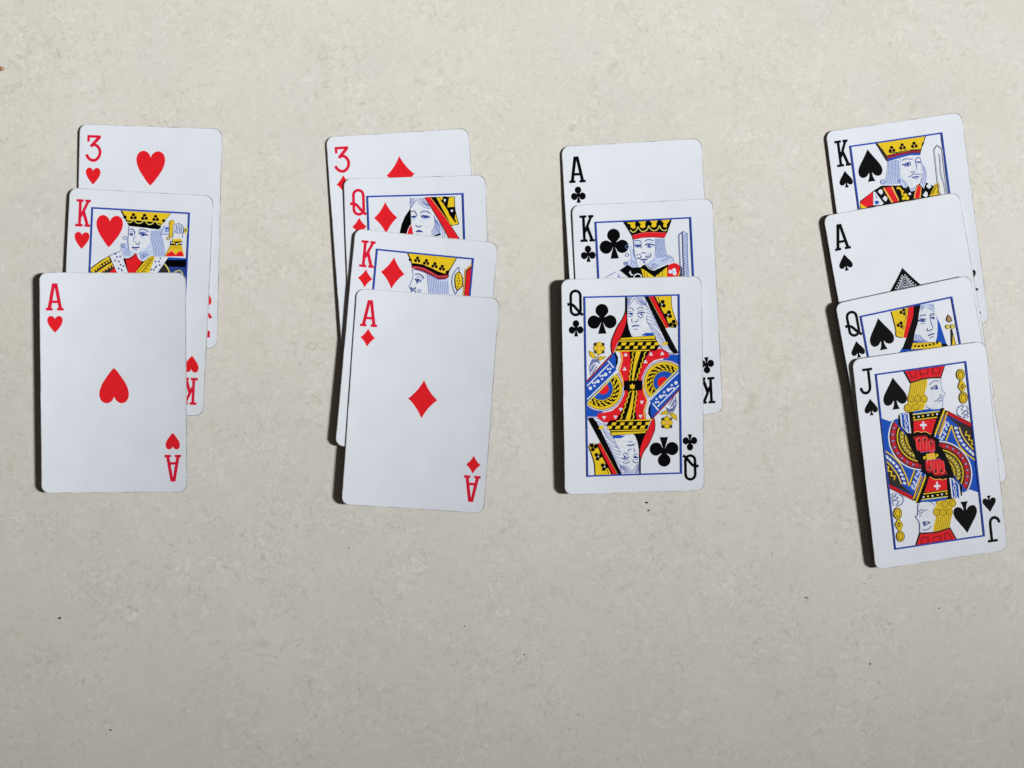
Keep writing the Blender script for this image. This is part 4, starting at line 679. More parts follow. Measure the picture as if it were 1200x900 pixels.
["sceptre","N","f",0,0,0,0,[[[45.93,16.18],[46.71,17.52],[45.71,18.64],[44.96,17.42]]]],
["sceptre","Y","f",0,0,0,0,[[[46.24,17.48],[46.09,17.73],[45.8,17.8],[45.53,17.65],[45.45,17.37],[45.59,17.12],[45.88,17.05],[46.15,17.2]]]],
["sceptre_hand","L","l",0.26,1,0,0,[[[45.89,25.08],[43.56,25.69],[42.49,27.44],[42.96,28.93],[44.37,29.86]],[[45.84,25.55],[44.67,27.04],[46.1,27.73],[44.74,28.72],[46.2,29.17],[45.33,30.24],[46.79,30.69]],[[47.1,25.49],[47.39,27.44],[46.63,27.57],[47.49,28.89],[46.7,29.25],[47.44,30.55]]]]],"KH":[["robe","N","f",0,0,0,0,[[[9.12,31.8],[13.33,28.27],[16.9,26.02],[21.19,24.31],[25.25,32.26],[24.41,43.69],[9.71,44.52]]]],
["robe","D","f",0,0,0,0,[[[39.4,25.57],[48.11,25.54],[48.25,42.33],[24.41,43.69],[30.75,31.96]]]],
["robe","R","f",0,0,0,0,[[[17.44,32.47],[19.64,30.3],[20.66,32.52],[20.74,43.9],[12.93,44.34],[9.43,38.61]]]],
["sleeve","Y","f",0,0,0,0,[[[9.48,32.12],[13.13,28.96],[16.65,26.43],[17.31,27.25],[14.06,29.25],[10.32,32.99]],[[12.17,33.0],[15.28,30.55],[18.17,28.52],[18.48,29.28],[16.44,30.82],[13.66,33.03]]]],
["sleeve","Y","f",0,0,0,0,[[[11.53,32.62],[11.39,32.95],[11.04,33.05],[10.75,32.84],[10.73,32.49],[11.0,32.25],[11.36,32.31]],[[12.52,31.73],[12.38,32.05],[12.03,32.15],[11.74,31.95],[11.73,31.59],[12.0,31.36],[12.35,31.41]],[[13.4,30.88],[13.26,31.21],[12.92,31.31],[12.63,31.1],[12.61,30.75],[12.88,30.51],[13.23,30.57]],[[14.29,30.22],[14.15,30.54],[13.81,30.64],[13.52,30.44],[13.5,30.08],[13.77,29.85],[14.12,29.91]],[[15.36,29.45],[15.22,29.78],[14.88,29.88],[14.59,29.67],[14.57,29.32],[14.84,29.08],[15.19,29.14]],[[16.41,28.78],[16.27,29.11],[15.93,29.21],[15.64,29.0],[15.62,28.65],[15.89,28.41],[16.24,28.47]],[[17.37,28.11],[17.23,28.44],[16.88,28.54],[16.59,28.33],[16.58,27.98],[16.85,27.74],[17.2,27.8]]]],
["sleeve","O","f",0,0,0,0,[[[15.5,31.95],[15.37,32.26],[15.04,32.35],[14.77,32.15],[14.75,31.82],[15.01,31.6],[15.34,31.65]],[[16.67,31.31],[16.54,31.62],[16.21,31.71],[15.94,31.52],[15.92,31.19],[16.18,30.96],[16.51,31.02]],[[17.79,30.59],[17.65,30.9],[17.33,30.99],[17.05,30.8],[17.04,30.46],[17.29,30.24],[17.63,30.3]],[[18.82,30.01],[18.69,30.32],[18.36,30.41],[18.08,30.22],[18.07,29.88],[18.32,29.66],[18.66,29.72]]]],
["sleeve","K","f",0,0,0,0,[[[39.63,25.56],[48.46,25.63],[48.33,28.93],[40.72,29.13],[39.51,27.83]]]],
["sleeve","B","f",0,0,0,0,[[[40.54,25.39],[47.92,25.37],[48.36,25.98],[40.82,26.4]]]],
["sleeve","N","f",0,0,0,0,[[[37.79,30.2],[39.52,27.95],[41.52,31.35],[37.4,31.58]]]],
["sleeve","G","l",0.5,1,0,0,[[[39.25,28.07],[40.75,29.81],[41.66,31.8]]]],
["sleeve","G","l",0.4,1,0,0,[[[43.35,31.25],[45.6,30.33],[47.05,31.95]]]],
["robe","K","f",0,0,0,0,[[[22.57,26.62],[24.97,26.37],[27.61,23.95],[28.9,26.83],[30.78,27.64],[32.96,25.25],[35.02,25.24],[27.58,32.82],[24.81,32.74]]]],
["robe","R","f",0,0,0,0,[[[23.52,27.25],[25.9,26.55],[27.65,24.63],[28.54,26.63],[30.21,27.85],[27.34,32.6],[24.93,32.74]]]],
["robe","Y","f",0,0,0,0,[[[33.42,25.4],[35.38,25.45],[33.08,32.51],[27.23,32.83],[30.36,28.57]]]],
["robe","K","l",0.22,0,0,0,[[[33.79,25.88],[28.24,32.32]],[[34.59,25.84],[29.85,32.23]]]],
["robe","N","l",0.22,0,0,0,[[[34.68,26.83],[33.3,26.85],[33.98,28.03],[32.59,28.05],[33.27,29.23],[31.88,29.25],[32.56,30.44],[31.18,30.45],[31.85,31.64],[30.47,31.65]]]],
["ermine","W","f",0,0,0,0,[[[17.01,25.91],[21.41,24.03],[24.94,32.96],[20.69,33.2]]]],
["ermine","D","l",0.25,0,0,0,[[[17.02,25.95],[21.18,24.08]]]],
["ermine","W","f",0,0,0,0,[[[35.39,25.68],[40.66,25.5],[36.29,32.33],[33.08,32.51]]]],
["ermine","D","f",0,0,0,0,[[[19.03,24.66],[19.74,25.07],[19.6,25.65],[19.06,25.45]],[[20.54,27.53],[21.49,28.16],[20.7,28.54]],[[21.95,30.63],[22.82,31.83],[22.06,31.99]],[[37.11,25.7],[38.14,25.64],[37.65,26.35]],[[36.33,28.46],[35.24,29.77],[36.17,29.95]]]],
["ermine","D","f",0,0,0,0,[[[20.49,26.39],[20.36,26.7],[20.03,26.8],[19.75,26.6],[19.74,26.27],[19.99,26.04],[20.33,26.1]],[[21.71,26.05],[21.58,26.36],[21.25,26.45],[20.98,26.26],[20.96,25.93],[21.22,25.7],[21.55,25.76]],[[19.72,27.75],[19.59,28.06],[19.26,28.16],[18.99,27.96],[18.97,27.63],[19.23,27.4],[19.56,27.46]],[[22.05,29.31],[21.92,29.62],[21.59,29.71],[21.32,29.51],[21.3,29.18],[21.56,28.96],[21.89,29.01]],[[23.22,29.76],[23.09,30.07],[22.76,30.17],[22.49,29.97],[22.47,29.64],[22.73,29.41],[23.06,29.47]],[[21.32,30.89],[21.19,31.2],[20.86,31.29],[20.59,31.1],[20.57,30.77],[20.83,30.54],[21.16,30.6]],[[36.09,27.34],[35.96,27.65],[35.63,27.74],[35.36,27.55],[35.34,27.22],[35.6,26.99],[35.93,27.05]],[[37.42,27.22],[37.28,27.53],[36.96,27.62],[36.68,27.43],[36.67,27.1],[36.92,26.87],[37.25,26.93]],[[37.83,28.65],[37.7,28.96],[37.37,29.05],[37.1,28.86],[37.08,28.53],[37.34,28.3],[37.67,28.36]],[[35.45,30.67],[35.32,30.98],[34.99,31.07],[34.72,30.88],[34.7,30.54],[34.95,30.32],[35.29,30.38]],[[34.41,30.66],[34.28,30.97],[33.96,31.06],[33.68,30.87],[33.67,30.53],[33.92,30.31],[34.25,30.37]]]],
["hair","T","f",0,0,0,0,[[[21.5,21.11],[23.1,20.8],[24.19,19.6],[24.82,23.2],[27.17,24.21],[24.95,26.03],[22.91,26.49],[22.15,25.17],[21.25,23.17]]]],
["hair","T","f",0,0,0,0,[[[28.1,24.61],[31.66,22.14],[33.35,19.1],[32.95,15.49],[37.04,14.7],[39.18,21.04],[39.5,25.22],[35.5,25.56],[34.53,24.48],[32.53,25.84],[30.75,27.19],[28.88,26.49]]]],
["hair","W","l",0.38,1,0,0,[[[22.8,26.61],[25.19,26.18],[27.22,24.38]],[[28.11,24.72],[29.0,26.6],[30.76,27.3],[32.42,25.96],[34.53,24.59],[35.03,25.36]]]],
["hair","L","l",0.22,1,0,0,[[[33.39,15.24],[33.67,18.63],[34.67,22.66],[34.9,25.14]],[[33.94,15.21],[34.29,18.59],[35.29,22.62],[35.52,25.1]],[[34.49,15.18],[34.91,18.56],[35.91,22.59],[36.14,25.07]],[[35.04,15.15],[35.53,18.53],[36.52,22.55],[36.76,25.04]],[[35.59,15.12],[36.14,18.49],[37.14,22.52],[37.38,25.0]],[[36.14,15.09],[36.76,18.46],[37.76,22.48],[37.99,24.97]],[[36.69,15.06],[37.38,18.42],[38.38,22.45],[38.61,24.93]],[[37.24,15.03],[38.0,18.39],[38.99,22.42],[39.23,24.9]],[[21.92,22.68],[23.42,22.71],[24.83,23.43]],[[22.14,23.35],[23.63,23.38],[24.97,23.87]],[[22.35,24.02],[23.85,24.05],[25.1,24.32]],[[22.57,24.69],[24.06,24.72],[25.24,24.77]],[[22.78,25.36],[24.28,25.39],[25.37,25.21]],[[28.99,23.88],[29.51,25.21],[30.72,26.51]],[[29.72,23.75],[30.19,24.99],[31.3,26.16]],[[30.45,23.62],[30.87,24.77],[31.88,25.81]],[[31.17,23.48],[31.55,24.55],[32.46,25.46]],[[31.9,23.35],[32.22,24.33],[33.04,25.11]]]],
["hair","L","l",0.26,0,1,0,[[[23.68,18.61],[23.57,19.02],[23.24,19.28],[22.81,19.31],[22.46,19.08],[22.31,18.69],[22.42,18.28],[22.75,18.02],[23.18,17.99],[23.53,18.22]]]],
["hair","L","l",0.26,0,1,0,[[[23.16,21.7],[23.03,22.19],[22.63,22.51],[22.12,22.54],[21.69,22.27],[21.51,21.79],[21.65,21.31],[22.05,20.99],[22.56,20.96],[22.98,21.23]]]],
["hair","L","l",0.26,0,1,0,[[[22.75,21.73],[22.64,22.02],[22.36,22.16],[22.06,22.05],[21.92,21.77],[22.03,21.48],[22.32,21.34],[22.62,21.44]]]],
["hair","L","l",0.24,0,1,0,[[[30.71,25.83],[30.56,26.25],[30.14,26.45],[29.72,26.3],[29.52,25.89],[29.68,25.47],[30.09,25.27],[30.52,25.42]],[[31.71,25.09],[31.56,25.51],[31.14,25.71],[30.71,25.56],[30.52,25.15],[30.67,24.73],[31.09,24.53],[31.52,24.68]]]],
["face","W","f",0,0,0,0,[[[24.27,14.04],[32.64,13.92],[33.26,19.56],[31.66,22.14],[28.1,24.61],[27.41,24.42],[24.82,23.2],[24.24,18.24]]]],
["face","L","l",0.26,1,0,0,[[[24.27,14.04],[24.31,17.33],[24.1,20.06],[24.58,22.99]]]],
["face","D","l",0.38,1,0,0,[[[24.56,15.27],[25.69,14.99],[26.72,15.95],[26.72,17.2]],[[28.24,15.53],[29.58,14.77],[31.09,15.14],[32.27,15.76]]]],
["face","D","l",0.5,1,0,0,[[[24.64,16.97],[26.13,16.89]],[[28.3,16.66],[29.78,16.39],[32.22,17.17]]]],
["face","L","f",0,0,0,0,[[[24.76,17.08],[26.13,17.0],[25.94,17.69],[25.02,17.74]],[[28.77,16.86],[30.02,16.67],[31.65,17.15],[30.3,17.63],[29.49,17.54]]]],
["face","D","f",0,0,0,0,[[[25.96,17.19],[25.83,17.55],[25.48,17.72],[25.11,17.59],[24.95,17.25],[25.08,16.89],[25.43,16.72],[25.79,16.85]],[[30.65,16.98],[30.52,17.34],[30.17,17.51],[29.81,17.38],[29.65,17.04],[29.78,16.68],[30.13,16.51],[30.49,16.64]]]],
["face","T","f",0,0,0,0,[[[28.92,17.71],[30.08,17.92],[29.89,18.72]]]],
["face","L","l",0.3,1,0,0,[[[26.85,17.64],[26.47,19.25],[26.74,20.14]],[[24.71,16.17],[26.32,16.08]],[[28.61,15.96],[31.37,16.03]]]],
["face","D","l",0.3,1,0,0,[[[27.42,19.88],[27.58,20.78],[28.62,20.95],[28.79,19.8]]]],
["face","D","l",0.6,1,0,0,[[[25.88,22.23],[27.31,22.34],[28.9,22.02]]]],
["face","L","l",0.3,1,0,0,[[[26.54,23.11],[28.26,23.06]]]],
["crown","K","f",0,0,0,0,[[[20.76,7.96],[41.06,7.98],[37.84,12.39],[36.57,14.57],[24.37,13.81]]]],
["crown","Y","f",0,0,0,0,[[[21.34,8.04],[40.84,8.0],[37.62,12.52],[33.93,12.09],[27.48,11.6],[23.58,11.7]]]],
["crown","K","f",0,0,0,0,[[[23.46,11.59],[25.65,11.81],[27.48,11.49],[30.46,11.6],[34.37,11.68],[37.72,12.33],[36.57,14.57],[24.37,13.81]]]],
["crown","G","l",0.34,1,0,0,[[[23.49,12.16],[24.54,12.51],[25.65,11.81],[26.01,10.66]],[[26.01,10.66],[26.82,12.09],[28.22,12.63],[29.79,11.93],[30.42,10.65]],[[30.42,10.65],[31.3,12.19],[32.59,12.84],[34.16,12.03],[34.95,10.51]],[[34.95,10.51],[35.54,12.18],[36.95,12.83],[37.85,12.51]]]],
["crown","K","f",0,0,0,0,[[[26.67,9.28],[26.48,9.79],[25.98,10.02],[25.46,9.84],[25.23,9.35],[25.42,8.84],[25.91,8.61],[26.43,8.79]],[[27.41,10.41],[27.22,10.92],[26.72,11.16],[26.21,10.98],[25.97,10.49],[26.16,9.98],[26.66,9.74],[27.17,9.92]],[[26.04,10.49],[25.85,11.0],[25.35,11.23],[24.84,11.05],[24.6,10.56],[24.79,10.05],[25.29,9.82],[25.8,10.0]],[[31.12,9.26],[30.93,9.77],[30.43,10.01],[29.92,9.83],[29.68,9.34],[29.87,8.83],[30.37,8.59],[30.88,8.77]],[[31.86,10.39],[31.67,10.91],[31.17,11.14],[30.66,10.96],[30.42,10.47],[30.61,9.96],[31.11,9.72],[31.62,9.9]],[[30.49,10.47],[30.3,10.98],[29.8,11.22],[29.29,11.04],[29.05,10.55],[29.24,10.03],[29.74,9.8],[30.25,9.98]],[[35.62,9.47],[35.44,9.98],[34.94,10.21],[34.42,10.04],[34.19,9.55],[34.37,9.03],[34.87,8.8],[35.39,8.98]],[[36.36,10.6],[36.18,11.11],[35.68,11.35],[35.16,11.17],[34.93,10.68],[35.11,10.17],[35.61,9.93],[36.13,10.11]],[[34.99,10.68],[34.81,11.19],[34.31,11.42],[33.79,11.24],[33.56,10.75],[33.75,10.24],[34.24,10.01],[34.76,10.19]]]],
["crown","O","f",0,0,0,0,[[[26.31,10.08],[26.22,10.31],[26.0,10.41],[25.77,10.33],[25.66,10.11],[25.75,9.89],[25.97,9.78],[26.2,9.86]],[[30.76,10.06],[30.67,10.29],[30.45,10.4],[30.22,10.32],[30.12,10.1],[30.2,9.87],[30.42,9.76],[30.65,9.84]],[[35.26,10.27],[35.18,10.5],[34.96,10.6],[34.73,10.52],[34.62,10.3],[34.71,10.08],[34.93,9.97],[35.16,10.05]]]],
["crown","K","f",0,0,0,0,[[[23.33,10.35],[23.16,10.84],[22.68,11.07],[22.18,10.9],[21.96,10.43],[22.14,9.94],[22.62,9.71],[23.11,9.89]],[[38.92,10.98],[38.74,11.47],[38.27,11.69],[37.77,11.52],[37.55,11.05],[37.72,10.56],[38.2,10.34],[38.69,10.51]]]],
["sword_arm","T","f",0,0,0,0,[[[37.34,13.78],[40.5,12.93],[40.55,16.21],[37.35,16.39]]]],
["sword_arm","B","f",0,0,0,0,[[[39.05,13.57],[40.46,13.5],[40.45,15.19],[39.13,15.27]]]],
["sword_arm","T","f",0,0,0,0,[[[40.31,14.52],[40.12,14.89],[39.71,14.91],[39.48,14.57],[39.67,14.2],[40.08,14.18]]]],
["sword_arm","L","l",0.25,0,0,0,[[[38.78,12.91],[37.24,16.5],[40.55,16.28]]]],
["sword_arm","S","f",0,0,0,0,[[[40.51,11.57],[41.08,10.63],[42.33,10.52],[42.75,11.9],[42.19,12.27],[42.1,17.48],[40.72,17.45]]]],
["sword_arm","Y","f",0,0,0,0,[[[40.9,11.66],[41.26,10.96],[42.17,10.91],[42.4,11.8],[41.84,12.17],[41.7,17.17],[41.01,17.2]]]],
["sword_arm","S","l",0.3,0,1,0,[[[41.11,17.88],[40.96,18.3],[40.55,18.5],[40.12,18.35],[39.92,17.94],[40.08,17.52],[40.49,17.32],[40.92,17.47]]]],
["sword_arm","G","f",0,0,0,0,[[[46.55,13.39],[48.07,13.08],[48.07,15.46],[46.82,15.64]]]],
["sword_arm","N","f",0,0,0,0,[[[46.96,13.82],[47.53,13.72],[47.54,14.81],[47.08,14.88]]]],
["sword_arm","W","f",0,0,0,0,[[[42.87,12.12],[45.39,12.09],[46.48,13.28],[46.36,15.55],[46.11,17.38],[42.23,17.82],[42.59,15.76]]]],
["sword_arm","T","f",0,0,0,0,[[[43.12,12.56],[45.41,12.54],[46.16,13.75],[45.78,15.36],[43.03,15.28]]]],
["sword_arm","D","l",0.28,1,0,0,[[[42.99,12.22],[44.81,11.9],[46.23,12.95],[46.4,14.87],[45.9,15.46],[43.49,15.48],[42.98,14.38]],[[43.58,12.53],[43.81,15.01]],[[44.49,12.37],[44.74,15.19]],[[45.42,12.66],[45.54,15.14]],[[46.24,15.33],[46.11,17.38]]]],
["sword_arm","K","f",0,0,0,0,[[[41.37,19.0],[46.05,18.51],[46.14,20.32],[41.45,20.62]]]],
["sword_arm","Y","f",0,0,0,0,[[[42.13,18.05],[45.9,17.73],[45.83,18.75],[42.29,19.06]]]],
["sword_arm","W","f",0,0,0,0,[[[42.34,19.58],[42.25,19.84],[41.99,19.96],[41.73,19.87],[41.61,19.62],[41.71,19.36],[41.96,19.24],[42.22,19.33]],[[44.31,19.97],[44.22,20.23],[43.96,20.35],[43.7,20.26],[43.58,20.01],[43.67,19.75],[43.93,19.63],[44.19,19.72]],[[46.0,19.47],[45.91,19.73],[45.66,19.85],[45.39,19.76],[45.27,19.51],[45.37,19.24],[45.62,19.12],[45.88,19.22]]]],
["sword_arm","Y","f",0,0,0,0,[[[43.3,19.57],[43.2,19.86],[42.91,20.0],[42.62,19.9],[42.48,19.62],[42.59,19.32],[42.87,19.19],[43.17,19.29]],[[45.14,19.69],[45.04,19.99],[44.75,20.12],[44.46,20.02],[44.32,19.74],[44.43,19.45],[44.71,19.31],[45.01,19.41]]]],
["sword_arm","Y","f",0,0,0,0,[[[41.57,20.62],[46.02,20.28],[47.27,24.68],[39.38,25.12]]]],
["sword_arm","S","f",0,0,0,0,[[[43.28,20.52],[43.97,20.48],[43.77,22.04]]]],
["sword_arm","O","f",0,0,0,0,[[[41.09,22.64],[42.32,21.89],[43.91,24.07],[45.2,22.19],[46.35,22.35],[47.14,24.34],[39.82,24.75]]]],
["sword_arm","R","f",0,0,0,0,[[[40.46,23.81],[42.13,22.81],[43.7,24.31],[45.0,22.76],[46.39,23.03],[47.15,24.68],[39.61,25.1]]]],
["sword_arm","S","l",0.2,0,0,0,[[[41.92,20.78],[40.67,23.34]],[[42.83,20.73],[42.45,22.34]],[[44.66,20.63],[44.97,22.2]],[[45.58,20.58],[46.26,22.81]]]]],"QD":[["robe","R","f",0,0,0,0,[[[23.22,25.15],[34.81,25.53],[41.68,28.07],[38.86,43.98],[15.69,43.23],[18.37,31.95]]]],
["robe","Y","f",0,0,0,0,[[[24.64,24.27],[34.84,24.6],[34.3,26.9],[24.09,27.03]]]],
["veil","K","f",0,0,0,0,[[[26.83,12.63],[26.8,22.02],[27.86,25.3],[21.37,25.09],[22.03,22.56],[22.95,19.11],[24.45,15.91]]]],
["veil","R","f",0,0,0,0,[[[26.89,19.24],[27.13,20.64],[27.64,24.83],[24.17,24.72],[25.44,21.05]]]],
["veil","W","l",0.25,1,0,0,[[[26.8,19.35],[25.67,21.06],[24.64,24.27]]]],
["hair","W","f",0,0,0,0,[[[32.34,8.52],[35.22,12.79],[39.39,19.88],[42.45,25.78],[34.11,25.51],[36.62,19.56],[35.63,14.43],[32.51,10.38]]]],
["hair","T","f",0,0,0,0,[[[36.38,16.31],[37.61,17.74],[39.37,20.58],[39.28,23.36],[37.42,23.76],[34.62,24.13],[36.58,20.95]]]],
["hair","L","l",0.24,1,0,0,[[[36.36,16.77],[37.1,19.11],[36.55,21.88],[35.32,24.15]],[[36.72,17.24],[37.55,19.54],[37.18,22.27],[36.43,24.19]],[[37.08,17.72],[38.0,19.98],[37.82,22.66],[37.54,24.23]],[[37.43,18.2],[38.45,20.41],[38.46,23.05],[38.65,24.26]],[[36.85,19.8],[37.47,21.91],[38.6,23.1]],[[39.36,20.81],[39.76,22.91],[39.46,25.22]],[[40.49,22.0],[40.38,25.25]],[[38.72,19.16],[39.57,21.51]]]],
["hair","K","f",0,0,0,0,[[[35.54,24.35],[37.19,23.64],[38.59,23.22],[39.04,23.81],[37.4,24.34]]]],
["face","W","f",0,0,0,0,[[[26.77,8.45],[32.45,8.64],[34.97,13.24],[36.28,15.84],[36.62,19.56],[34.89,22.98],[33.22,24.55],[29.05,24.41],[27.59,22.74],[26.89,19.24],[26.87,12.75]]]],
["face","L","l",0.26,1,0,0,[[[27.0,8.53],[26.93,9.5],[26.75,10.54]],[[27.56,8.55],[27.18,10.2],[26.73,11.23]],[[28.11,8.57],[27.44,10.91],[26.71,11.93]],[[28.67,8.58],[27.69,11.61],[26.69,12.62]],[[30.36,8.64],[31.35,10.34],[33.16,11.79],[34.76,12.66]],[[30.96,8.66],[31.95,10.41],[33.58,11.67],[34.78,12.01]],[[31.57,8.68],[32.55,10.47],[34.0,11.54],[34.8,11.36]],[[32.17,8.7],[33.15,10.54],[34.42,11.42],[34.82,10.71]],[[29.49,9.12],[28.32,10.71],[26.88,12.4]],[[29.49,9.12],[30.64,10.78],[32.67,12.47],[34.85,13.24]]]],
["face","D","l",0.4,1,0,0,[[[26.94,14.26],[27.88,13.89],[28.9,14.44],[29.13,16.07]],[[30.63,14.72],[31.93,14.03],[33.32,14.16],[34.91,15.1]]]],
["face","L","f",0,0,0,0,[[[26.95,16.0],[28.16,15.8],[29.08,16.07],[28.72,16.63],[27.21,16.58]],[[30.82,16.12],[31.88,15.69],[33.73,15.75],[34.86,16.6],[33.46,17.02],[31.38,16.84]]]],
["face","D","l",0.45,1,0,0,[[[26.95,16.11],[29.08,16.07]],[[30.89,16.12],[32.1,15.82],[34.75,16.6]]]],
["face","D","f",0,0,0,0,[[[28.59,16.28],[28.41,16.67],[28.01,16.82],[27.63,16.64],[27.48,16.24],[27.65,15.86],[28.05,15.71],[28.44,15.88]],[[33.34,16.39],[33.16,16.78],[32.76,16.93],[32.38,16.75],[32.23,16.35],[32.4,15.97],[32.8,15.82],[33.19,15.99]]]],
["face","T","l",0.5,1,0,0,[[[27.07,17.39],[28.81,17.45]],[[31.12,17.52],[33.2,17.71]],[[31.55,14.87],[33.52,14.94]]]],
["face","D","l",0.4,1,0,0,[[[28.62,19.64],[29.41,20.25],[30.33,20.4],[31.05,19.84]]]],
["face","D","f",0,0,0,0,[[[28.41,22.42],[29.13,21.75],[30.07,21.55],[31.21,22.05],[31.61,22.64],[30.04,22.47]]]],
["face","T","l",0.4,1,0,0,[[[28.97,23.25],[30.7,23.35]]]],
["face","L","l",0.25,1,0,0,[[[36.28,15.84],[36.67,19.56],[35.13,22.76]]]],
["crown","K","f",0,0,0,0,[[[35.12,8.38],[45.09,8.48],[45.14,14.28],[46.46,19.88],[43.32,20.43],[38.42,14.05]]]],
["crown","R","f",0,0,0,0,[[[32.8,8.42],[35.01,8.38],[38.66,13.83],[43.09,20.35],[46.39,25.91],[42.22,25.77],[39.39,20.11],[35.66,13.5]]]],
["crown","O","l",0.22,0,0,0,[[[35.34,8.8],[39.11,14.19],[43.1,20.0]]]],
["crown","N","l",0.25,0,0,0,[[[32.91,8.72],[35.88,13.62],[39.5,20.12],[42.34,25.77]]]],
["crown","N","l",0.25,0,0,0,[[[43.31,20.71],[46.39,25.68]]]],
["crown","Y","f",0,0,0,0,[[[37.55,8.69],[38.6,8.61],[42.34,14.65],[45.91,18.94],[46.12,19.64],[43.79,20.14],[43.11,19.77]]]],
["crown","K","f",0,0,0,0,[[[40.84,11.0],[41.51,11.61],[45.46,18.69],[44.98,19.14],[42.76,16.05]]]],
["crown","Y","f",0,0,0,0,[[[38.83,8.55],[39.99,8.54],[40.83,11.12],[39.71,10.15]],[[42.76,8.86],[44.85,8.7],[44.84,12.64],[41.94,12.78]],[[45.09,15.66],[45.66,15.92],[46.24,19.53],[44.79,17.74]]]],
["crown","K","f",0,0,0,0,[[[41.94,9.04],[41.69,9.58],[41.14,9.79],[40.6,9.54],[40.39,8.99],[40.64,8.45],[41.19,8.24],[41.73,8.49]],[[42.4,10.44],[42.15,10.98],[41.6,11.19],[41.06,10.95],[40.85,10.39],[41.1,9.85],[41.65,9.65],[42.19,9.89]],[[40.95,10.14],[40.71,10.68],[40.16,10.89],[39.62,10.64],[39.41,10.09],[39.65,9.55],[40.21,9.34],[40.74,9.59]],[[44.69,13.42],[44.45,13.96],[43.9,14.17],[43.36,13.92],[43.15,13.37],[43.39,12.83],[43.95,12.63],[44.48,12.87]],[[45.15,14.82],[44.91,15.36],[44.36,15.57],[43.82,15.33],[43.61,14.77],[43.85,14.23],[44.41,14.03],[44.94,14.27]],[[43.71,14.52],[43.47,15.06],[42.91,15.27],[42.38,15.02],[42.17,14.47],[42.41,13.93],[42.96,13.72],[43.5,13.97]]]],
["crown","W","f",0,0,0,0,[[[41.5,9.87],[41.34,10.22],[40.97,10.36],[40.62,10.2],[40.48,9.83],[40.64,9.48],[41.01,9.34],[41.36,9.5]],[[44.26,14.25],[44.1,14.6],[43.73,14.74],[43.38,14.58],[43.24,14.21],[43.4,13.86],[43.76,13.72],[44.12,13.88]]]],
["crown","N","l",0.3,1,0,0,[[[44.97,8.71],[45.14,14.28],[46.36,19.65]]]]],"KD":[["robe","R","f",0,0,0,0,[[[22.72,27.16],[43.38,26.07],[44.88,42.12],[15.03,43.6],[18.75,34.01]]]],
["face","W","f",0,0,0,0,[[[24.2,14.57],[30.31,14.65],[31.83,23.5],[24.75,24.19],[24.3,23.09],[23.72,21.07],[24.84,18.19]]]],
["face","L","l",0.3,1,0,0,[[[24.25,14.33],[24.87,16.8],[24.56,18.45],[23.77,20.6],[23.81,21.52],[24.6,22.59],[24.5,23.99]]]],
["face","D","l",0.45,1,0,0,[[[25.48,15.94],[26.95,15.68],[28.39,16.23],[29.39,17.17]]]],
["face","L","l",0.32,1,0,0,[[[26.15,16.91],[27.52,16.77],[29.1,17.77]]]],
["face","D","l",0.42,1,0,0,[[[25.77,17.87],[27.15,17.85],[28.48,18.52]],[[25.65,17.77],[26.81,19.15],[26.4,19.65]],[[26.29,18.51],[27.93,18.81]]]],
["face","D","f",0,0,0,0,[[[27.31,18.29],[27.21,18.63],[26.9,18.8],[26.56,18.69],[26.4,18.38],[26.5,18.05],[26.81,17.88],[27.15,17.98]]]],
["face","D","l",0.42,1,0,0,[[[24.25,21.25],[25.22,21.84],[26.25,21.74],[26.07,21.07]],[[24.58,22.37],[25.74,22.48],[26.73,23.19]],[[24.29,21.7],[25.1,23.01]]]],
["face","L","l",0.28,0,1,0,[[[28.52,22.44],[28.42,22.84],[28.09,23.07],[27.68,23.04],[27.39,22.76],[27.35,22.35],[27.59,22.01],[27.98,21.9],[28.35,22.07]]]],
["hair","T","f",0,0,0,0,[[[30.11,14.91],[35.55,16.44],[39.19,15.85],[40.29,22.67],[31.83,23.5]]]],
["hair","L","l",0.22,1,0,0,[[[30.47,15.1],[31.17,18.95],[31.99,23.25]],[[31.22,15.53],[31.88,18.88],[32.67,23.19]],[[31.98,15.97],[32.59,18.81],[33.36,23.12]],[[32.73,16.4],[33.3,18.74],[34.04,23.05]],[[33.49,16.83],[34.01,18.67],[34.73,22.99]],[[34.24,17.26],[34.71,18.6],[35.42,22.92]],[[35.0,17.7],[35.42,18.53],[36.1,22.85]],[[35.75,18.13],[36.13,18.46],[36.79,22.78]],[[36.46,18.06],[36.84,18.39],[37.47,22.72]],[[37.17,17.99],[37.55,18.32],[38.16,22.65]],[[37.88,17.92],[38.26,18.25],[38.85,22.58]],[[38.59,17.85],[38.97,18.18],[39.53,22.52]]]],
["crown","K","f",0,0,0,0,[[[21.61,7.69],[42.03,7.5],[39.12,13.9],[39.29,15.73],[37.78,16.8],[35.02,16.96],[32.14,15.74],[28.8,14.46],[25.52,13.86],[23.99,13.55],[23.71,11.74]]]],
["crown","Y","f",0,0,0,0,[[[22.2,7.86],[41.54,7.71],[38.86,13.58],[37.56,14.51],[34.73,13.87],[31.87,12.77],[28.54,11.72],[25.76,11.53],[24.04,11.59]]]],
["crown","M","f",0,0,0,0,[[[24.02,12.63],[26.09,12.54],[29.12,12.93],[32.47,14.33],[35.11,15.45],[38.06,14.93],[39.07,14.6],[38.98,16.11],[37.76,16.62],[35.0,16.73],[32.12,15.51],[28.78,14.28],[25.5,13.68],[24.01,13.66]]]],
["crown","X","l",0.28,1,0,0,[[[24.2,13.25],[26.14,13.11],[28.94,13.52],[32.29,14.81],[35.17,16.02],[38.58,15.52]]]],
["crown","P","l",0.28,1,0,0,[[[24.18,14.27],[26.0,14.09],[28.82,14.69],[32.16,15.97],[35.03,17.07],[38.22,16.64]]]],
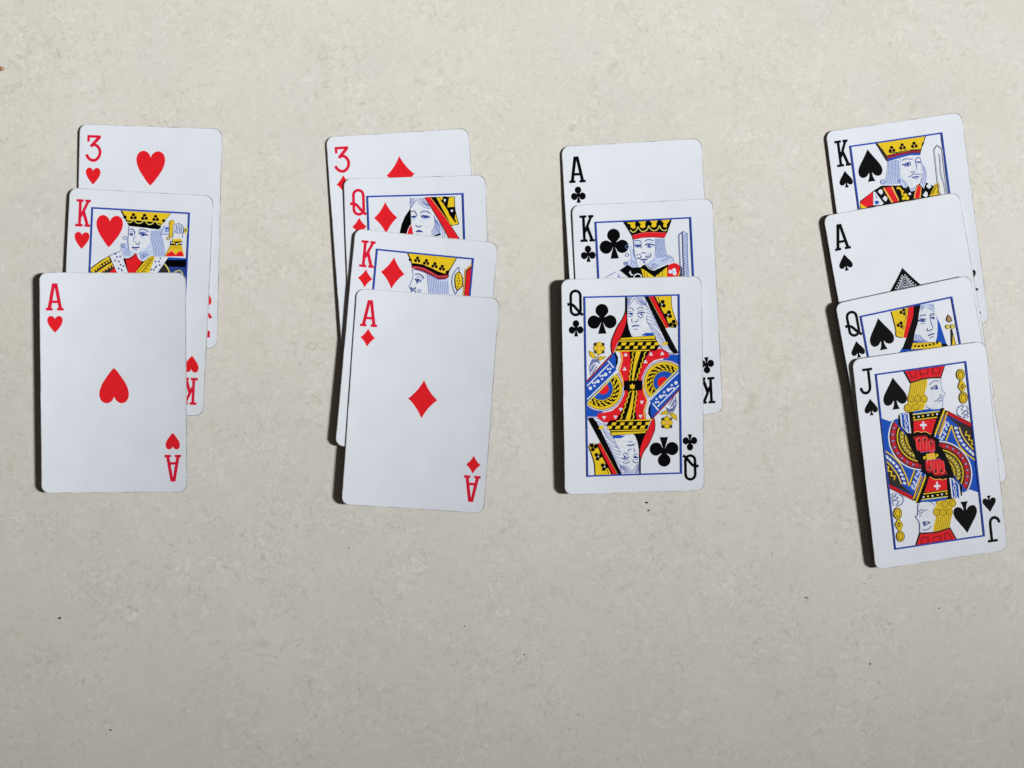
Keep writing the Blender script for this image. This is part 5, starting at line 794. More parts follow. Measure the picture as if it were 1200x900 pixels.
["crown","K","f",0,0,0,0,[[[38.62,13.95],[38.99,12.53],[39.31,13.42],[39.16,14.36]]]],
["crown","K","f",0,0,0,0,[[[26.67,9.21],[26.52,9.7],[26.07,9.94],[25.57,9.79],[25.33,9.34],[25.49,8.85],[25.94,8.6],[26.43,8.75]],[[27.26,10.35],[27.11,10.84],[26.66,11.08],[26.16,10.93],[25.92,10.48],[26.08,9.99],[26.53,9.74],[27.02,9.89]],[[25.98,10.29],[25.83,10.79],[25.37,11.03],[24.88,10.88],[24.64,10.43],[24.79,9.93],[25.25,9.69],[25.74,9.84]],[[30.31,9.93],[30.16,10.42],[29.7,10.67],[29.21,10.52],[28.97,10.06],[29.12,9.57],[29.58,9.32],[30.07,9.47]],[[30.9,11.07],[30.75,11.56],[30.29,11.81],[29.8,11.66],[29.56,11.2],[29.71,10.71],[30.17,10.46],[30.66,10.61]],[[29.61,11.02],[29.46,11.51],[29.01,11.75],[28.51,11.6],[28.27,11.15],[28.43,10.65],[28.88,10.41],[29.37,10.56]],[[33.85,10.8],[33.69,11.29],[33.24,11.54],[32.74,11.39],[32.5,10.93],[32.66,10.44],[33.11,10.19],[33.61,10.34]],[[34.44,11.94],[34.29,12.43],[33.83,12.68],[33.34,12.53],[33.09,12.07],[33.25,11.58],[33.7,11.33],[34.2,11.48]],[[33.15,11.89],[33.0,12.38],[32.54,12.62],[32.05,12.48],[31.81,12.02],[31.96,11.53],[32.42,11.28],[32.91,11.43]],[[36.92,11.58],[36.76,12.07],[36.31,12.32],[35.81,12.17],[35.57,11.71],[35.73,11.22],[36.18,10.97],[36.68,11.12]],[[37.51,12.72],[37.36,13.21],[36.9,13.46],[36.41,13.31],[36.16,12.85],[36.32,12.36],[36.77,12.11],[37.27,12.26]],[[36.22,12.67],[36.07,13.16],[35.61,13.4],[35.12,13.26],[34.88,12.8],[35.03,12.31],[35.49,12.06],[35.98,12.21]]]],
["crown","O","l",0.34,0,0,0,[[[25.99,10.24],[26.07,11.62]],[[29.62,10.92],[29.67,12.18]],[[33.09,11.84],[33.11,13.23]],[[36.23,12.62],[36.29,13.95]]]],
["crown","K","f",0,0,0,0,[[[23.71,10.24],[23.58,10.68],[23.17,10.89],[22.74,10.76],[22.53,10.36],[22.66,9.92],[23.06,9.7],[23.5,9.84]],[[39.01,13.68],[38.87,14.12],[38.47,14.33],[38.03,14.2],[37.82,13.8],[37.95,13.36],[38.36,13.14],[38.79,13.28]]]],
["axe","L","l",0.3,1,0,0,[[[43.03,11.32],[41.39,13.44],[40.71,16.05],[40.96,18.8],[41.86,21.02],[42.7,22.55]],[[43.03,11.32],[43.45,13.24],[44.78,15.19]],[[42.7,22.55],[43.47,20.86],[45.15,19.08]]]],
["axe","N","f",0,0,0,0,[[[42.86,13.18],[43.92,13.42],[45.03,15.39],[45.38,19.06],[44.09,20.11],[43.26,21.11],[42.19,19.6],[41.66,16.42],[41.93,14.31]]]],
["axe","Y","f",0,0,0,0,[[[42.78,13.54],[43.84,13.78],[44.71,15.66],[44.94,18.87],[43.84,19.9],[43.25,20.53],[42.51,19.34],[42.01,16.38],[42.18,14.52]]]],
["axe","N","f",0,0,0,0,[[[43.29,14.53],[43.16,14.8],[42.87,14.83],[42.69,14.59],[42.82,14.31],[43.12,14.28]],[[43.64,15.76],[43.51,16.03],[43.21,16.06],[43.04,15.82],[43.16,15.55],[43.46,15.52]],[[43.28,16.95],[43.16,17.22],[42.86,17.25],[42.69,17.01],[42.81,16.74],[43.11,16.71]],[[43.73,18.06],[43.61,18.33],[43.31,18.36],[43.14,18.12],[43.26,17.85],[43.56,17.82]],[[43.5,19.24],[43.37,19.51],[43.08,19.54],[42.9,19.3],[43.03,19.03],[43.33,19.0]],[[44.09,16.87],[43.96,17.14],[43.66,17.17],[43.49,16.93],[43.62,16.66],[43.91,16.63]]]],
["axe","S","l",0.3,0,0,0,[[[44.78,15.19],[45.29,15.71]],[[45.15,19.08],[45.57,18.69]]]],
["axe","O","f",0,0,0,0,[[[45.54,12.23],[48.39,9.29],[48.66,9.72],[46.15,12.51],[46.2,22.9],[45.74,22.95]]]],
["axe","N","f",0,0,0,0,[[[45.91,12.42],[48.89,9.7],[49.2,22.84],[46.11,23.14]]]],
["axe","R","f",0,0,0,0,[[[46.4,12.72],[48.85,10.51],[49.2,22.84],[46.34,23.12]]]]],"KC":[["robe","R","f",0,0,0,0,[[[38.02,26.58],[40.19,25.31],[43.62,27.12],[44.49,33.43],[44.07,46.89],[12.22,45.58],[12.78,34.94],[37.58,35.37]]]],
["robe","K","f",0,0,0,0,[[[18.2,27.37],[21.69,25.36],[27.0,26.69],[28.73,24.93],[32.55,28.14],[38.52,25.92],[37.77,31.67],[31.62,32.73],[14.99,37.38],[18.69,29.25]]]],
["robe","Y","f",0,0,0,0,[[[27.21,27.16],[28.36,27.57],[32.64,30.93],[31.62,32.73],[28.34,32.55]],[[37.88,27.04],[37.77,31.67],[33.06,31.88],[33.13,30.49]]]],
["robe","N","l",0.22,0,0,0,[[[28.34,27.92],[28.41,31.16]],[[29.48,28.67],[29.58,31.23]],[[36.08,27.87],[35.66,31.56]],[[34.61,29.18],[34.37,31.49]]]],
["robe","W","f",0,0,0,0,[[[16.77,27.99],[18.54,27.62],[21.89,30.58],[12.57,30.07]]]],
["robe","V","f",0,0,0,0,[[[17.91,28.51],[18.51,30.39],[17.11,30.32]]]],
["robe","L","l",0.25,0,0,0,[[[12.11,30.05],[16.89,27.88]]]],
["robe","W","f",0,0,0,0,[[[22.74,27.62],[23.02,29.02],[24.05,29.54],[22.87,29.7],[22.18,28.51]]]],
["robe","W","l",0.45,1,0,0,[[[24.04,30.69],[24.14,30.21],[24.39,29.79],[24.76,29.46],[25.21,29.26],[25.7,29.21],[26.19,29.31],[26.62,29.56],[26.96,29.93],[27.16,30.38],[27.21,30.87]]]],
["shoulder","R","f",0,0,0,0,[[[38.37,26.6],[40.18,25.43],[41.81,25.75],[43.62,27.12],[43.86,31.77],[37.78,31.44],[37.92,28.43]]]],
["shoulder","N","f",0,0,0,0,[[[43.63,26.89],[44.17,27.84],[44.1,31.78],[42.46,31.69]]]],
["shoulder","O","l",0.4,0,0,0,[[[43.59,27.81],[42.11,31.67]]]],
["shoulder","W","f",0,0,0,0,[[[41.58,28.51],[41.4,28.99],[40.96,29.27],[40.44,29.25],[40.03,28.92],[39.9,28.42],[40.08,27.94],[40.52,27.66],[41.04,27.69],[41.44,28.02]],[[40.03,29.06],[39.84,29.54],[39.41,29.82],[38.89,29.79],[38.48,29.46],[38.34,28.97],[38.53,28.48],[38.97,28.21],[39.49,28.23],[39.89,28.56]],[[41.75,29.84],[41.57,30.33],[41.13,30.6],[40.61,30.58],[40.2,30.25],[40.06,29.75],[40.25,29.27],[40.69,28.99],[41.21,29.02],[41.61,29.35]]]],
["shoulder","T","f",0,0,0,0,[[[40.84,29.17],[40.66,29.55],[40.26,29.69],[39.87,29.51],[39.72,29.11],[39.9,28.73],[40.31,28.58],[40.7,28.77]]]],
["hair","T","f",0,0,0,0,[[[33.19,15.23],[37.28,15.45],[37.46,18.92],[38.21,22.66],[39.39,22.49],[40.51,23.48],[40.66,25.34],[38.53,25.69],[34.95,26.88],[32.56,27.91],[30.29,26.4],[28.96,24.94],[31.13,23.67],[33.04,23.08],[33.49,18.71]]]],
["hair","T","f",0,0,0,0,[[[22.98,18.39],[23.96,17.51],[24.22,21.68],[25.96,24.09],[27.01,26.46],[23.5,26.5],[21.48,25.0],[21.78,23.63],[23.44,23.26]]]],
["hair","L","l",0.22,1,0,0,[[[33.54,15.25],[33.53,18.71],[33.68,21.96],[33.96,23.24]],[[34.01,15.27],[34.02,18.74],[34.23,22.17],[34.57,23.21]],[[34.48,15.3],[34.51,18.76],[34.8,22.02],[35.19,23.17]],[[34.94,15.32],[35.0,18.79],[35.35,22.23],[35.8,23.13]],[[35.41,15.35],[35.5,18.82],[35.92,22.08],[36.41,23.1]],[[35.88,15.37],[35.99,18.84],[36.47,22.29],[37.02,23.06]],[[36.34,15.4],[36.48,18.87],[37.04,22.14],[37.63,23.02]],[[36.81,15.42],[36.97,18.89],[37.59,22.35],[38.24,22.99]],[[37.28,15.45],[37.46,18.92],[38.16,22.19],[38.85,22.95]],[[35.07,24.57],[35.78,24.38],[36.21,25.1]],[[35.88,24.29],[36.54,24.1],[36.93,24.81]],[[36.69,24.01],[37.31,23.82],[37.65,24.53]],[[37.5,23.73],[38.07,23.53],[38.37,24.24]],[[38.31,23.45],[38.84,23.25],[39.08,23.96]],[[39.12,23.17],[39.6,22.97],[39.8,23.67]],[[30.0,25.23],[31.02,25.98]],[[30.69,24.57],[31.71,25.32]],[[31.38,23.91],[32.39,24.66]],[[32.07,23.26],[33.08,24.01]],[[38.69,22.45],[39.85,22.75],[40.61,23.95],[40.61,25.33]],[[28.95,25.17],[30.49,27.11],[32.56,27.91],[34.25,26.85],[34.19,25.69]]]],
["hair","L","l",0.25,0,1,0,[[[33.62,26.35],[33.41,26.91],[32.9,27.23],[32.29,27.2],[31.82,26.82],[31.66,26.24],[31.88,25.68],[32.38,25.36],[32.99,25.39],[33.46,25.77]]]],
["hair","L","l",0.25,0,1,0,[[[33.0,26.2],[32.84,26.52],[32.51,26.64],[32.18,26.48],[32.06,26.15],[32.22,25.83],[32.55,25.71],[32.88,25.87]]]],
["hair","L","l",0.25,0,1,0,[[[22.54,18.02],[22.38,18.41],[22.02,18.65],[21.59,18.62],[21.25,18.35],[21.14,17.94],[21.29,17.54],[21.66,17.31],[22.09,17.33],[22.42,17.6]],[[22.48,21.36],[22.33,21.76],[21.96,21.99],[21.53,21.97],[21.2,21.7],[21.08,21.29],[21.24,20.89],[21.6,20.65],[22.03,20.68],[22.37,20.95]]]],
["hair","L","l",0.25,0,1,0,[[[21.81,24.79],[21.64,25.24],[21.23,25.51],[20.74,25.48],[20.36,25.17],[20.23,24.71],[20.41,24.25],[20.82,23.99],[21.31,24.02],[21.69,24.32]]]],
["hair","L","l",0.24,0,1,0,[[[21.3,24.76],[21.19,24.97],[20.95,25.01],[20.76,24.85],[20.78,24.61],[20.97,24.47],[21.21,24.54]]]],
["hair","L","l",0.25,1,0,0,[[[22.74,23.22],[23.61,24.42],[22.59,25.99]],[[23.89,23.51],[24.52,24.94],[23.75,26.28]],[[24.8,24.03],[25.44,25.22],[25.15,26.36]]]],
["hair","W","l",0.3,1,0,0,[[[28.9,25.29],[30.49,27.22],[32.55,28.05],[34.36,26.97],[38.52,25.87],[40.7,25.45]]]],
["face","W","f",0,0,0,0,[[[24.66,15.24],[33.3,15.47],[33.31,19.86],[32.69,23.06],[30.26,24.78],[28.58,25.62],[26.43,26.43],[25.59,24.53],[25.03,21.73],[24.74,18.25]]]],
["face","L","l",0.28,1,0,0,[[[24.66,15.24],[24.74,18.25],[24.4,20.31],[25.0,22.42],[25.61,24.07]]]],
["face","D","l",0.34,1,0,0,[[[24.87,15.83],[26.28,15.56],[27.64,16.32],[27.63,18.86]],[[29.18,16.06],[30.96,15.46],[32.8,16.13]]]],
["face","T","f",0,0,0,0,[[[24.85,16.18],[27.64,16.44],[27.63,17.48],[24.9,17.45]]]],
["face","L","f",0,0,0,0,[[[25.12,17.69],[27.57,17.75],[27.59,18.4],[26.36,18.56],[25.21,18.23]],[[29.54,18.04],[32.0,18.05],[31.97,18.63],[31.01,19.04]]]],
["face","D","f",0,0,0,0,[[[26.75,17.85],[26.6,18.16],[26.26,18.28],[25.94,18.13],[25.82,17.8],[25.97,17.48],[26.31,17.36],[26.63,17.51]],[[31.35,17.95],[31.2,18.27],[30.86,18.39],[30.54,18.23],[30.42,17.9],[30.57,17.58],[30.91,17.47],[31.23,17.62]]]],
["face","D","l",0.5,1,0,0,[[[25.01,17.57],[27.58,17.59]],[[29.21,17.68],[30.87,17.23],[33.17,17.95]]]],
["face","T","l",0.45,1,0,0,[[[29.61,16.77],[31.38,16.41],[32.63,17.05]],[[25.29,16.66],[27.15,16.87]]]],
["face","D","l",0.34,1,0,0,[[[27.4,21.16],[28.36,20.63],[29.5,21.16]]]],
["face","D","l",0.45,1,0,0,[[[25.69,22.69],[26.72,22.97],[27.58,22.21]],[[29.21,22.3],[30.6,22.72],[31.69,21.85]]]],
["face","L","l",0.28,1,0,0,[[[25.5,21.75],[26.69,21.24],[27.36,21.85]],[[31.39,20.91],[31.69,21.85]],[[29.92,22.22],[30.9,21.35]]]],
["face","D","l",0.5,1,0,0,[[[27.16,23.5],[28.69,23.42],[30.09,23.52]]]],
["face","L","l",0.6,1,0,0,[[[27.95,24.08],[29.12,24.14]],[[28.51,24.57],[28.83,25.17]]]],
["crown","K","f",0,0,0,0,[[[20.89,7.79],[40.99,7.45],[38.81,12.76],[37.41,15.22],[33.11,14.65],[28.43,14.64],[24.55,15.24],[24.16,13.6]]]],
["crown","R","f",0,0,0,0,[[[24.23,13.72],[28.05,12.89],[32.73,12.78],[38.43,13.43],[37.53,15.0],[33.11,14.49],[28.44,14.47],[24.67,15.06]]]],
["crown","X","l",0.25,1,0,0,[[[24.28,13.61],[28.06,12.7],[32.97,12.64],[38.32,13.24]]]],
["crown","Y","f",0,0,0,0,[[[22.11,8.2],[25.85,8.05],[25.45,9.06],[25.86,10.12],[24.89,10.88],[23.54,9.89],[24.04,9.22]],[[27.02,7.99],[30.17,7.97],[29.65,9.05],[29.82,10.21],[28.74,10.85],[27.49,10.09],[28.01,9.08]],[[31.69,7.96],[34.96,7.9],[34.32,9.06],[34.26,10.21],[33.18,10.73],[32.05,10.1],[32.68,9.09]],[[36.36,7.9],[40.23,7.8],[38.5,9.74],[38.68,10.67],[37.97,10.98],[37.06,10.36],[37.47,9.23]]]],
["crown","G","l",0.4,1,0,0,[[[23.47,11.26],[24.59,12.2],[26.03,11.4],[26.68,10.05]],[[26.68,10.05],[27.65,11.6],[28.91,12.12],[30.46,11.4],[31.13,9.82]],[[31.13,9.82],[32.1,11.48],[33.59,12.02],[34.91,11.28],[35.56,9.93]],[[35.56,9.93],[36.3,11.59],[37.67,12.24],[38.63,11.71]]]],
["sword","T","f",0,0,0,0,[[[44.98,13.54],[45.36,12.98],[46.96,13.88],[46.83,26.36],[47.01,32.4],[44.66,32.28],[44.94,21.63]]]],
["sword","L","l",0.28,0,0,0,[[[46.42,32.37],[46.46,21.71],[46.96,13.88],[45.36,12.91],[43.54,14.27],[43.42,19.24],[43.49,32.21]]]],
["sword","L","l",0.25,0,0,0,[[[44.99,13.31],[44.83,21.62],[44.78,32.28]]]],
["sword","D","l",0.24,0,0,0,[[[45.14,15.17],[46.84,13.98]],[[45.11,16.27],[46.82,15.09]],[[45.09,17.38],[46.8,16.2]],[[45.06,18.49],[46.78,17.31]],[[45.04,19.6],[46.76,18.42]],[[45.01,20.71],[46.75,19.53]],[[44.99,21.82],[46.73,20.64]],[[44.96,22.93],[46.71,21.75]],[[44.93,24.04],[46.69,22.86]],[[44.91,25.15],[46.67,23.97]],[[44.88,26.26],[46.65,25.08]],[[44.86,27.37],[46.64,26.19]],[[44.83,28.48],[46.62,27.3]],[[44.81,29.59],[46.6,28.41]],[[44.78,30.7],[46.58,29.53]],[[44.75,31.82],[46.56,30.64]]]]],"KS":[["robe","K","f",0,0,0,0,[[[10.42,30.24],[16.74,26.76],[20.36,25.2],[28.98,26.28],[36.02,26.65],[39.67,26.74],[44.4,29.81],[45.31,33.95],[46.04,43.03],[13.16,43.59],[10.0,33.22]]]],
["robe","R","f",0,0,0,0,[[[10.74,30.53],[16.34,27.05],[15.78,32.71],[12.2,33.09],[10.26,31.39]]]],
["robe","Y","f",0,0,0,0,[[[10.41,31.18],[13.14,33.36],[10.47,33.3]]]],
["robe","R","f",0,0,0,0,[[[10.02,36.51],[44.9,36.95],[46.04,43.03],[13.16,43.59]]]],
["ermine","W","f",0,0,0,0,[[[16.54,27.31],[17.29,27.19],[20.32,32.47],[19.51,33.05],[15.9,32.73]]]],
["ermine","B","f",0,0,0,0,[[[17.29,28.01],[18.02,29.77],[17.48,30.15]],[[16.64,30.96],[18.3,31.22],[18.41,32.17],[16.89,32.64]]]],
["ermine","B","f",0,0,0,0,[[[18.0,31.64],[17.82,31.94],[17.46,32.03],[17.14,31.84],[17.05,31.49],[17.23,31.19],[17.59,31.11],[17.91,31.29]]]],
["robe","W","f",0,0,0,0,[[[18.58,27.51],[19.58,26.49],[20.58,27.11],[20.54,28.28],[19.83,28.99]],[[20.1,30.56],[21.23,29.44],[22.19,30.41],[21.93,31.42],[21.25,31.91]]]],
["robe","O","f",0,0,0,0,[[[20.83,26.26],[21.56,26.21],[24.44,32.63],[23.68,32.87]],[[24.35,26.28],[25.1,26.16],[27.08,32.1],[26.75,32.75]]]],
["robe","R","f",0,0,0,0,[[[21.73,26.23],[24.25,26.15],[26.51,32.67],[24.56,32.69]]]],
["robe","Y","l",0.8,1,0,0,[[[26.64,27.33],[27.65,27.13],[28.67,28.58],[28.77,30.48]]]],
["robe","Y","l",0.55,1,0,0,[[[28.4,28.77],[29.5,28.71]]]],
["robe","Y","f",0,0,0,0,[[[30.78,30.63],[30.48,31.13],[29.88,31.27],[29.35,30.96],[29.19,30.38],[29.5,29.88],[30.09,29.74],[30.63,30.05]],[[31.37,32.01],[31.06,32.52],[30.47,32.65],[29.93,32.34],[29.78,31.77],[30.08,31.26],[30.68,31.12],[31.21,31.43]],[[29.85,31.78],[29.54,32.28],[28.94,32.42],[28.41,32.11],[28.25,31.53],[28.56,31.03],[29.16,30.89],[29.69,31.2]]]],
["robe","W","f",0,0,0,0,[[[32.43,30.33],[32.21,30.7],[31.78,30.8],[31.4,30.57],[31.28,30.16],[31.5,29.79],[31.93,29.69],[32.32,29.91]]]],
["robe","O","f",0,0,0,0,[[[33.77,30.54],[35.79,26.5],[37.11,28.46],[36.18,32.55],[33.26,32.46]]]],
["robe","R","f",0,0,0,0,[[[34.17,30.83],[35.88,26.75],[36.87,28.43],[35.7,32.48],[33.8,32.42]]]],
["robe","W","f",0,0,0,0,[[[39.11,28.18],[40.23,27.17],[41.2,27.21],[41.24,28.74],[40.17,29.4]],[[37.17,31.64],[38.6,30.1],[39.36,30.8],[39.29,32.2],[38.27,32.52]]]],
["robe","Y","f",0,0,0,0,[[[43.11,27.61],[44.94,27.66],[44.55,32.3],[40.0,32.43],[41.86,29.54]]]],
["robe","N","l",0.24,0,0,0,[[[44.03,27.99],[41.58,31.61]],[[43.28,28.11],[40.76,32.19]],[[44.66,28.79],[43.26,31.87]]]],
["hair","T","f",0,0,0,0,[[[24.39,15.52],[30.0,15.43],[29.35,21.89],[29.61,23.56],[31.65,26.45],[30.74,27.72],[29.57,27.31],[28.36,25.49],[25.91,25.58],[22.05,25.34],[20.22,24.48],[20.23,23.54],[22.42,22.71],[23.55,19.84]]]],
["hair","T","f",0,0,0,0,[[[31.65,26.45],[34.01,27.05],[35.27,26.77],[34.2,29.19],[32.46,29.4]]]],
["hair","T","f",0,0,0,0,[[[38.55,18.01],[39.38,19.07],[40.07,22.93],[39.66,25.91],[38.02,28.95],[37.4,28.15],[36.57,27.09],[37.97,24.01]]]],
["hair","L","l",0.22,1,0,0,[[[24.72,15.81],[24.07,19.92],[23.16,22.59],[21.65,24.7]],[[25.3,15.8],[24.69,20.01],[23.88,22.69],[22.58,24.7]],[[25.89,15.8],[25.31,20.1],[24.59,22.8],[23.46,24.97]],[[26.47,15.79],[25.93,20.2],[25.31,22.91],[24.39,24.97]],[[27.06,15.79],[26.55,20.29],[26.02,23.02],[25.28,25.25]],[[27.64,15.78],[27.17,20.39],[26.74,23.13],[26.2,25.25]],[[28.23,15.77],[27.79,20.48],[27.46,23.24],[27.09,25.53]],[[28.81,15.77],[28.41,20.57],[28.17,23.35],[28.02,25.53]],[[29.46,22.84],[30.43,24.63],[31.61,26.68]],[[29.51,24.25],[30.24,26.01],[30.74,27.72]],[[32.3,27.02],[33.24,29.05]],[[33.5,27.21],[33.75,28.89]]]],
["hair","L","l",0.25,0,1,0,[[[21.88,23.79],[21.66,24.23],[21.21,24.45],[20.71,24.37],[20.35,24.03],[20.26,23.55],[20.47,23.11],[20.92,22.89],[21.42,22.97],[21.78,23.31]],[[28.84,24.5],[28.62,24.94],[28.18,25.16],[27.68,25.08],[27.31,24.74],[27.22,24.26],[27.44,23.82],[27.88,23.6],[28.38,23.68],[28.75,24.02]]]],
["hair","L","l",0.24,0,1,0,[[[28.41,24.44],[28.26,24.68],[27.98,24.75],[27.72,24.6],[27.65,24.32],[27.8,24.08],[28.08,24.01],[28.34,24.16]]]],
["hair","V","l",0.3,1,0,0,[[[38.84,19.46],[39.11,22.78],[38.26,25.47]],[[39.49,20.02],[39.71,23.81],[38.55,26.92]],[[37.6,24.9],[37.77,27.27]]]],
["face","W","f",0,0,0,0,[[[29.93,15.07],[38.6,14.97],[38.36,18.45],[38.04,22.62],[37.31,24.38],[36.0,26.77],[32.36,28.32],[30.83,25.27],[28.91,22.41]]]],
["face","D","l",0.34,1,0,0,[[[30.23,16.4],[31.66,15.75],[33.57,16.09],[35.0,16.3]],[[35.92,16.68],[37.24,15.94],[38.26,16.56]]]],
["face","D","l",0.42,1,0,0,[[[30.08,18.02],[31.88,17.7],[33.61,17.5],[33.7,18.68]],[[36.04,17.63],[38.07,17.94]]]],
["face","L","f",0,0,0,0,[[[30.13,18.03],[32.09,17.97],[33.49,18.42],[33.14,19.18],[31.24,18.78]]]],
["face","D","f",0,0,0,0,[[[33.21,18.14],[33.01,18.47],[32.61,18.56],[32.26,18.36],[32.16,17.98],[32.36,17.65],[32.75,17.56],[33.1,17.76]]]],
["face","D","f",0,0,0,0,[[[37.77,18.01],[37.6,18.28],[37.28,18.36],[36.99,18.19],[36.9,17.88],[37.07,17.61],[37.39,17.53],[37.68,17.7]]]],
["face","V","f",0,0,0,0,[[[35.65,16.87],[36.13,16.94],[36.47,19.8],[35.88,18.78]]]],
["face","L","l",0.28,1,0,0,[[[35.92,16.68],[36.15,18.58],[36.19,20.93]],[[38.26,16.56],[38.3,18.91]]]],
["face","D","l",0.36,1,0,0,[[[33.33,21.32],[34.26,21.69],[35.16,21.36]]]],
["face","L","l",0.38,1,0,0,[[[32.23,23.14],[33.33,23.08],[34.4,22.42],[35.6,22.6],[37.73,23.04]]]],
["face","D","l",0.5,1,0,0,[[[33.72,23.84],[35.21,23.64],[36.63,23.93]]]],
["face","V","f",0,0,0,0,[[[34.3,24.04],[36.11,24.2],[35.3,24.78]]]],
["crown","N","f",0,0,0,0,[[[20.15,7.36],[42.12,7.09],[39.45,12.3],[38.94,13.39],[38.33,15.12],[34.26,14.56],[30.06,14.98],[24.36,15.75],[23.93,15.34]]]],
["crown","Y","f",0,0,0,0,[[[20.79,7.45],[41.46,7.42],[39.23,12.15],[38.38,13.02],[34.53,12.61],[30.6,12.84],[27.19,12.91],[24.22,13.28],[23.25,11.5]]]],
["crown","M","f",0,0,0,0,[[[24.07,13.49],[27.14,13.25],[30.57,13.07],[34.5,12.84],[38.95,13.27],[38.68,14.05],[34.39,13.64],[30.45,13.98],[24.23,14.92]]]],
["crown","B","f",0,0,0,0,[[[24.13,14.78],[30.2,13.99],[34.37,13.76],[38.57,14.27],[38.34,15.08],[34.27,14.51],[29.83,14.94],[24.37,15.68]]]],
["crown","N","f",0,0,0,0,[[[21.99,10.15],[22.89,10.63],[23.57,12.72],[22.95,11.92]],[[39.74,10.24],[40.72,10.15],[39.45,12.3],[39.31,11.58]]]],
["crown","K","f",0,0,0,0,[[[27.44,10.52],[27.15,10.99],[26.59,11.12],[26.09,10.83],[25.94,10.29],[26.23,9.82],[26.79,9.69],[27.29,9.98]],[[28.17,11.73],[27.88,12.2],[27.32,12.33],[26.82,12.04],[26.67,11.5],[26.96,11.03],[27.52,10.9],[28.02,11.19]],[[26.73,11.7],[26.44,12.18],[25.88,12.31],[25.38,12.02],[25.23,11.48],[25.52,11.01],[26.08,10.88],[26.58,11.17]],[[32.0,10.03],[31.72,10.51],[31.16,10.64],[30.66,10.35],[30.51,9.81],[30.8,9.34],[31.36,9.21],[31.86,9.49]],[[32.73,11.24],[32.44,11.72],[31.89,11.85],[31.39,11.56],[31.24,11.02],[31.53,10.55],[32.09,10.42],[32.58,10.7]],[[31.29,11.22],[31.0,11.7],[30.45,11.83],[29.95,11.54],[29.8,11.0],[30.09,10.52],[30.65,10.39],[31.15,10.68]],[[37.06,10.09],[36.77,10.56],[36.21,10.7],[35.71,10.41],[35.56,9.87],[35.85,9.39],[36.41,9.26],[36.91,9.55]],[[37.79,11.3],[37.51,11.78],[36.95,11.91],[36.45,11.62],[36.3,11.08],[36.59,10.6],[37.14,10.47],[37.64,10.76]],[[36.35,11.28],[36.06,11.75],[35.5,11.88],[35.0,11.6],[34.85,11.06],[35.14,10.58],[35.7,10.45],[36.2,10.74]]]],
["crown","O","f",0,0,0,0,[[[27.05,11.26],[26.92,11.48],[26.65,11.55],[26.41,11.41],[26.34,11.15],[26.48,10.92],[26.74,10.86],[26.98,11.0]],[[31.67,10.78],[31.53,11.01],[31.26,11.07],[31.02,10.93],[30.95,10.68],[31.09,10.45],[31.36,10.39],[31.6,10.52]],[[36.66,10.95],[36.52,11.17],[36.26,11.24],[36.02,11.1],[35.95,10.84],[36.09,10.61],[36.35,10.55],[36.59,10.69]]]],
["crown","N","l",0.35,1,0,0,[[[25.33,12.28],[29.16,12.74]],[[29.41,12.66],[33.35,12.32]],[[34.07,12.43],[38.4,12.84]]]],
["sword","E","l",0.3,0,0,0,[[[44.1,32.94],[44.27,23.56],[44.5,13.76],[46.12,12.13],[47.89,14.03],[47.63,24.07],[47.82,33.51]]]],
["sword","E","l",0.28,1,0,0,[[[46.44,15.68],[46.45,19.2],[46.07,23.83],[46.83,28.18],[46.99,32.44]]]]],"QS":[["robe","B","f",0,0,0,0,[[[26.57,21.62],[42.88,25.75],[45.74,31.67],[44.49,44.4],[10.71,41.83],[17.72,30.17]]]],
["veil","B","f",0,0,0,0,[[[40.35,12.53],[41.73,17.12],[43.03,26.98],[37.98,25.85],[39.22,23.01],[40.34,19.44]]]],
["face","W","f",0,0,0,0,[[[35.13,7.81],[40.85,8.37],[40.47,12.56],[40.88,15.74],[40.34,19.44],[39.42,22.58],[38.33,23.89],[29.67,21.96],[30.11,19.55],[32.26,14.31]]]],
["face","T","f",0,0,0,0,[[[35.11,7.93],[40.72,8.46],[40.52,11.62],[39.2,10.85],[37.53,9.29],[35.46,10.02],[34.24,11.42]]]],
["face","T","f",0,0,0,0,[[[30.39,18.66],[32.21,20.02],[34.18,22.61],[29.71,21.73]]]],
["face","B","f",0,0,0,0,[[[29.58,21.77],[31.82,22.2],[35.08,23.0],[35.48,23.49],[29.47,22.39]]]],
["face","L","l",0.24,1,0,0,[[[35.56,8.14],[34.95,10.15]],[[36.49,8.35],[35.46,10.02]],[[37.49,9.52],[38.58,10.24],[40.44,12.08]],[[38.4,8.54],[39.68,9.53],[40.56,10.68]],[[39.6,8.57],[40.65,9.51]],[[30.46,19.62],[30.43,21.77]],[[31.16,19.78],[31.14,21.93]],[[31.7,20.14],[32.07,22.14]],[[32.51,21.04],[33.22,22.51]],[[32.21,20.02],[34.16,22.72]]]],
["face","D","l",0.4,1,0,0,[[[33.92,12.53],[35.07,12.19],[36.59,12.53]],[[38.12,13.47],[38.89,12.57],[40.32,12.72]]]],
["face","D","l",0.5,1,0,0,[[[32.75,14.3],[34.02,13.98],[36.17,14.22]],[[38.04,13.92],[40.01,14.48]]]],
["face","L","f",0,0,0,0,[[[33.22,14.4],[34.48,14.13],[36.18,14.82],[35.49,15.26],[33.85,14.94]],[[38.61,14.17],[40.03,14.36],[39.65,15.11]]]],
["face","D","f",0,0,0,0,[[[35.43,14.53],[35.22,14.86],[34.83,14.92],[34.49,14.7],[34.4,14.31],[34.62,13.98],[35.01,13.92],[35.34,14.14]],[[39.79,14.36],[39.57,14.68],[39.18,14.75],[38.84,14.52],[38.76,14.13],[38.97,13.81],[39.36,13.74],[39.7,13.97]]]],
["face","L","l",0.3,1,0,0,[[[33.64,13.42],[35.8,13.55]],[[33.73,15.59],[35.9,15.71]],[[38.79,13.14],[39.98,13.28]]]],
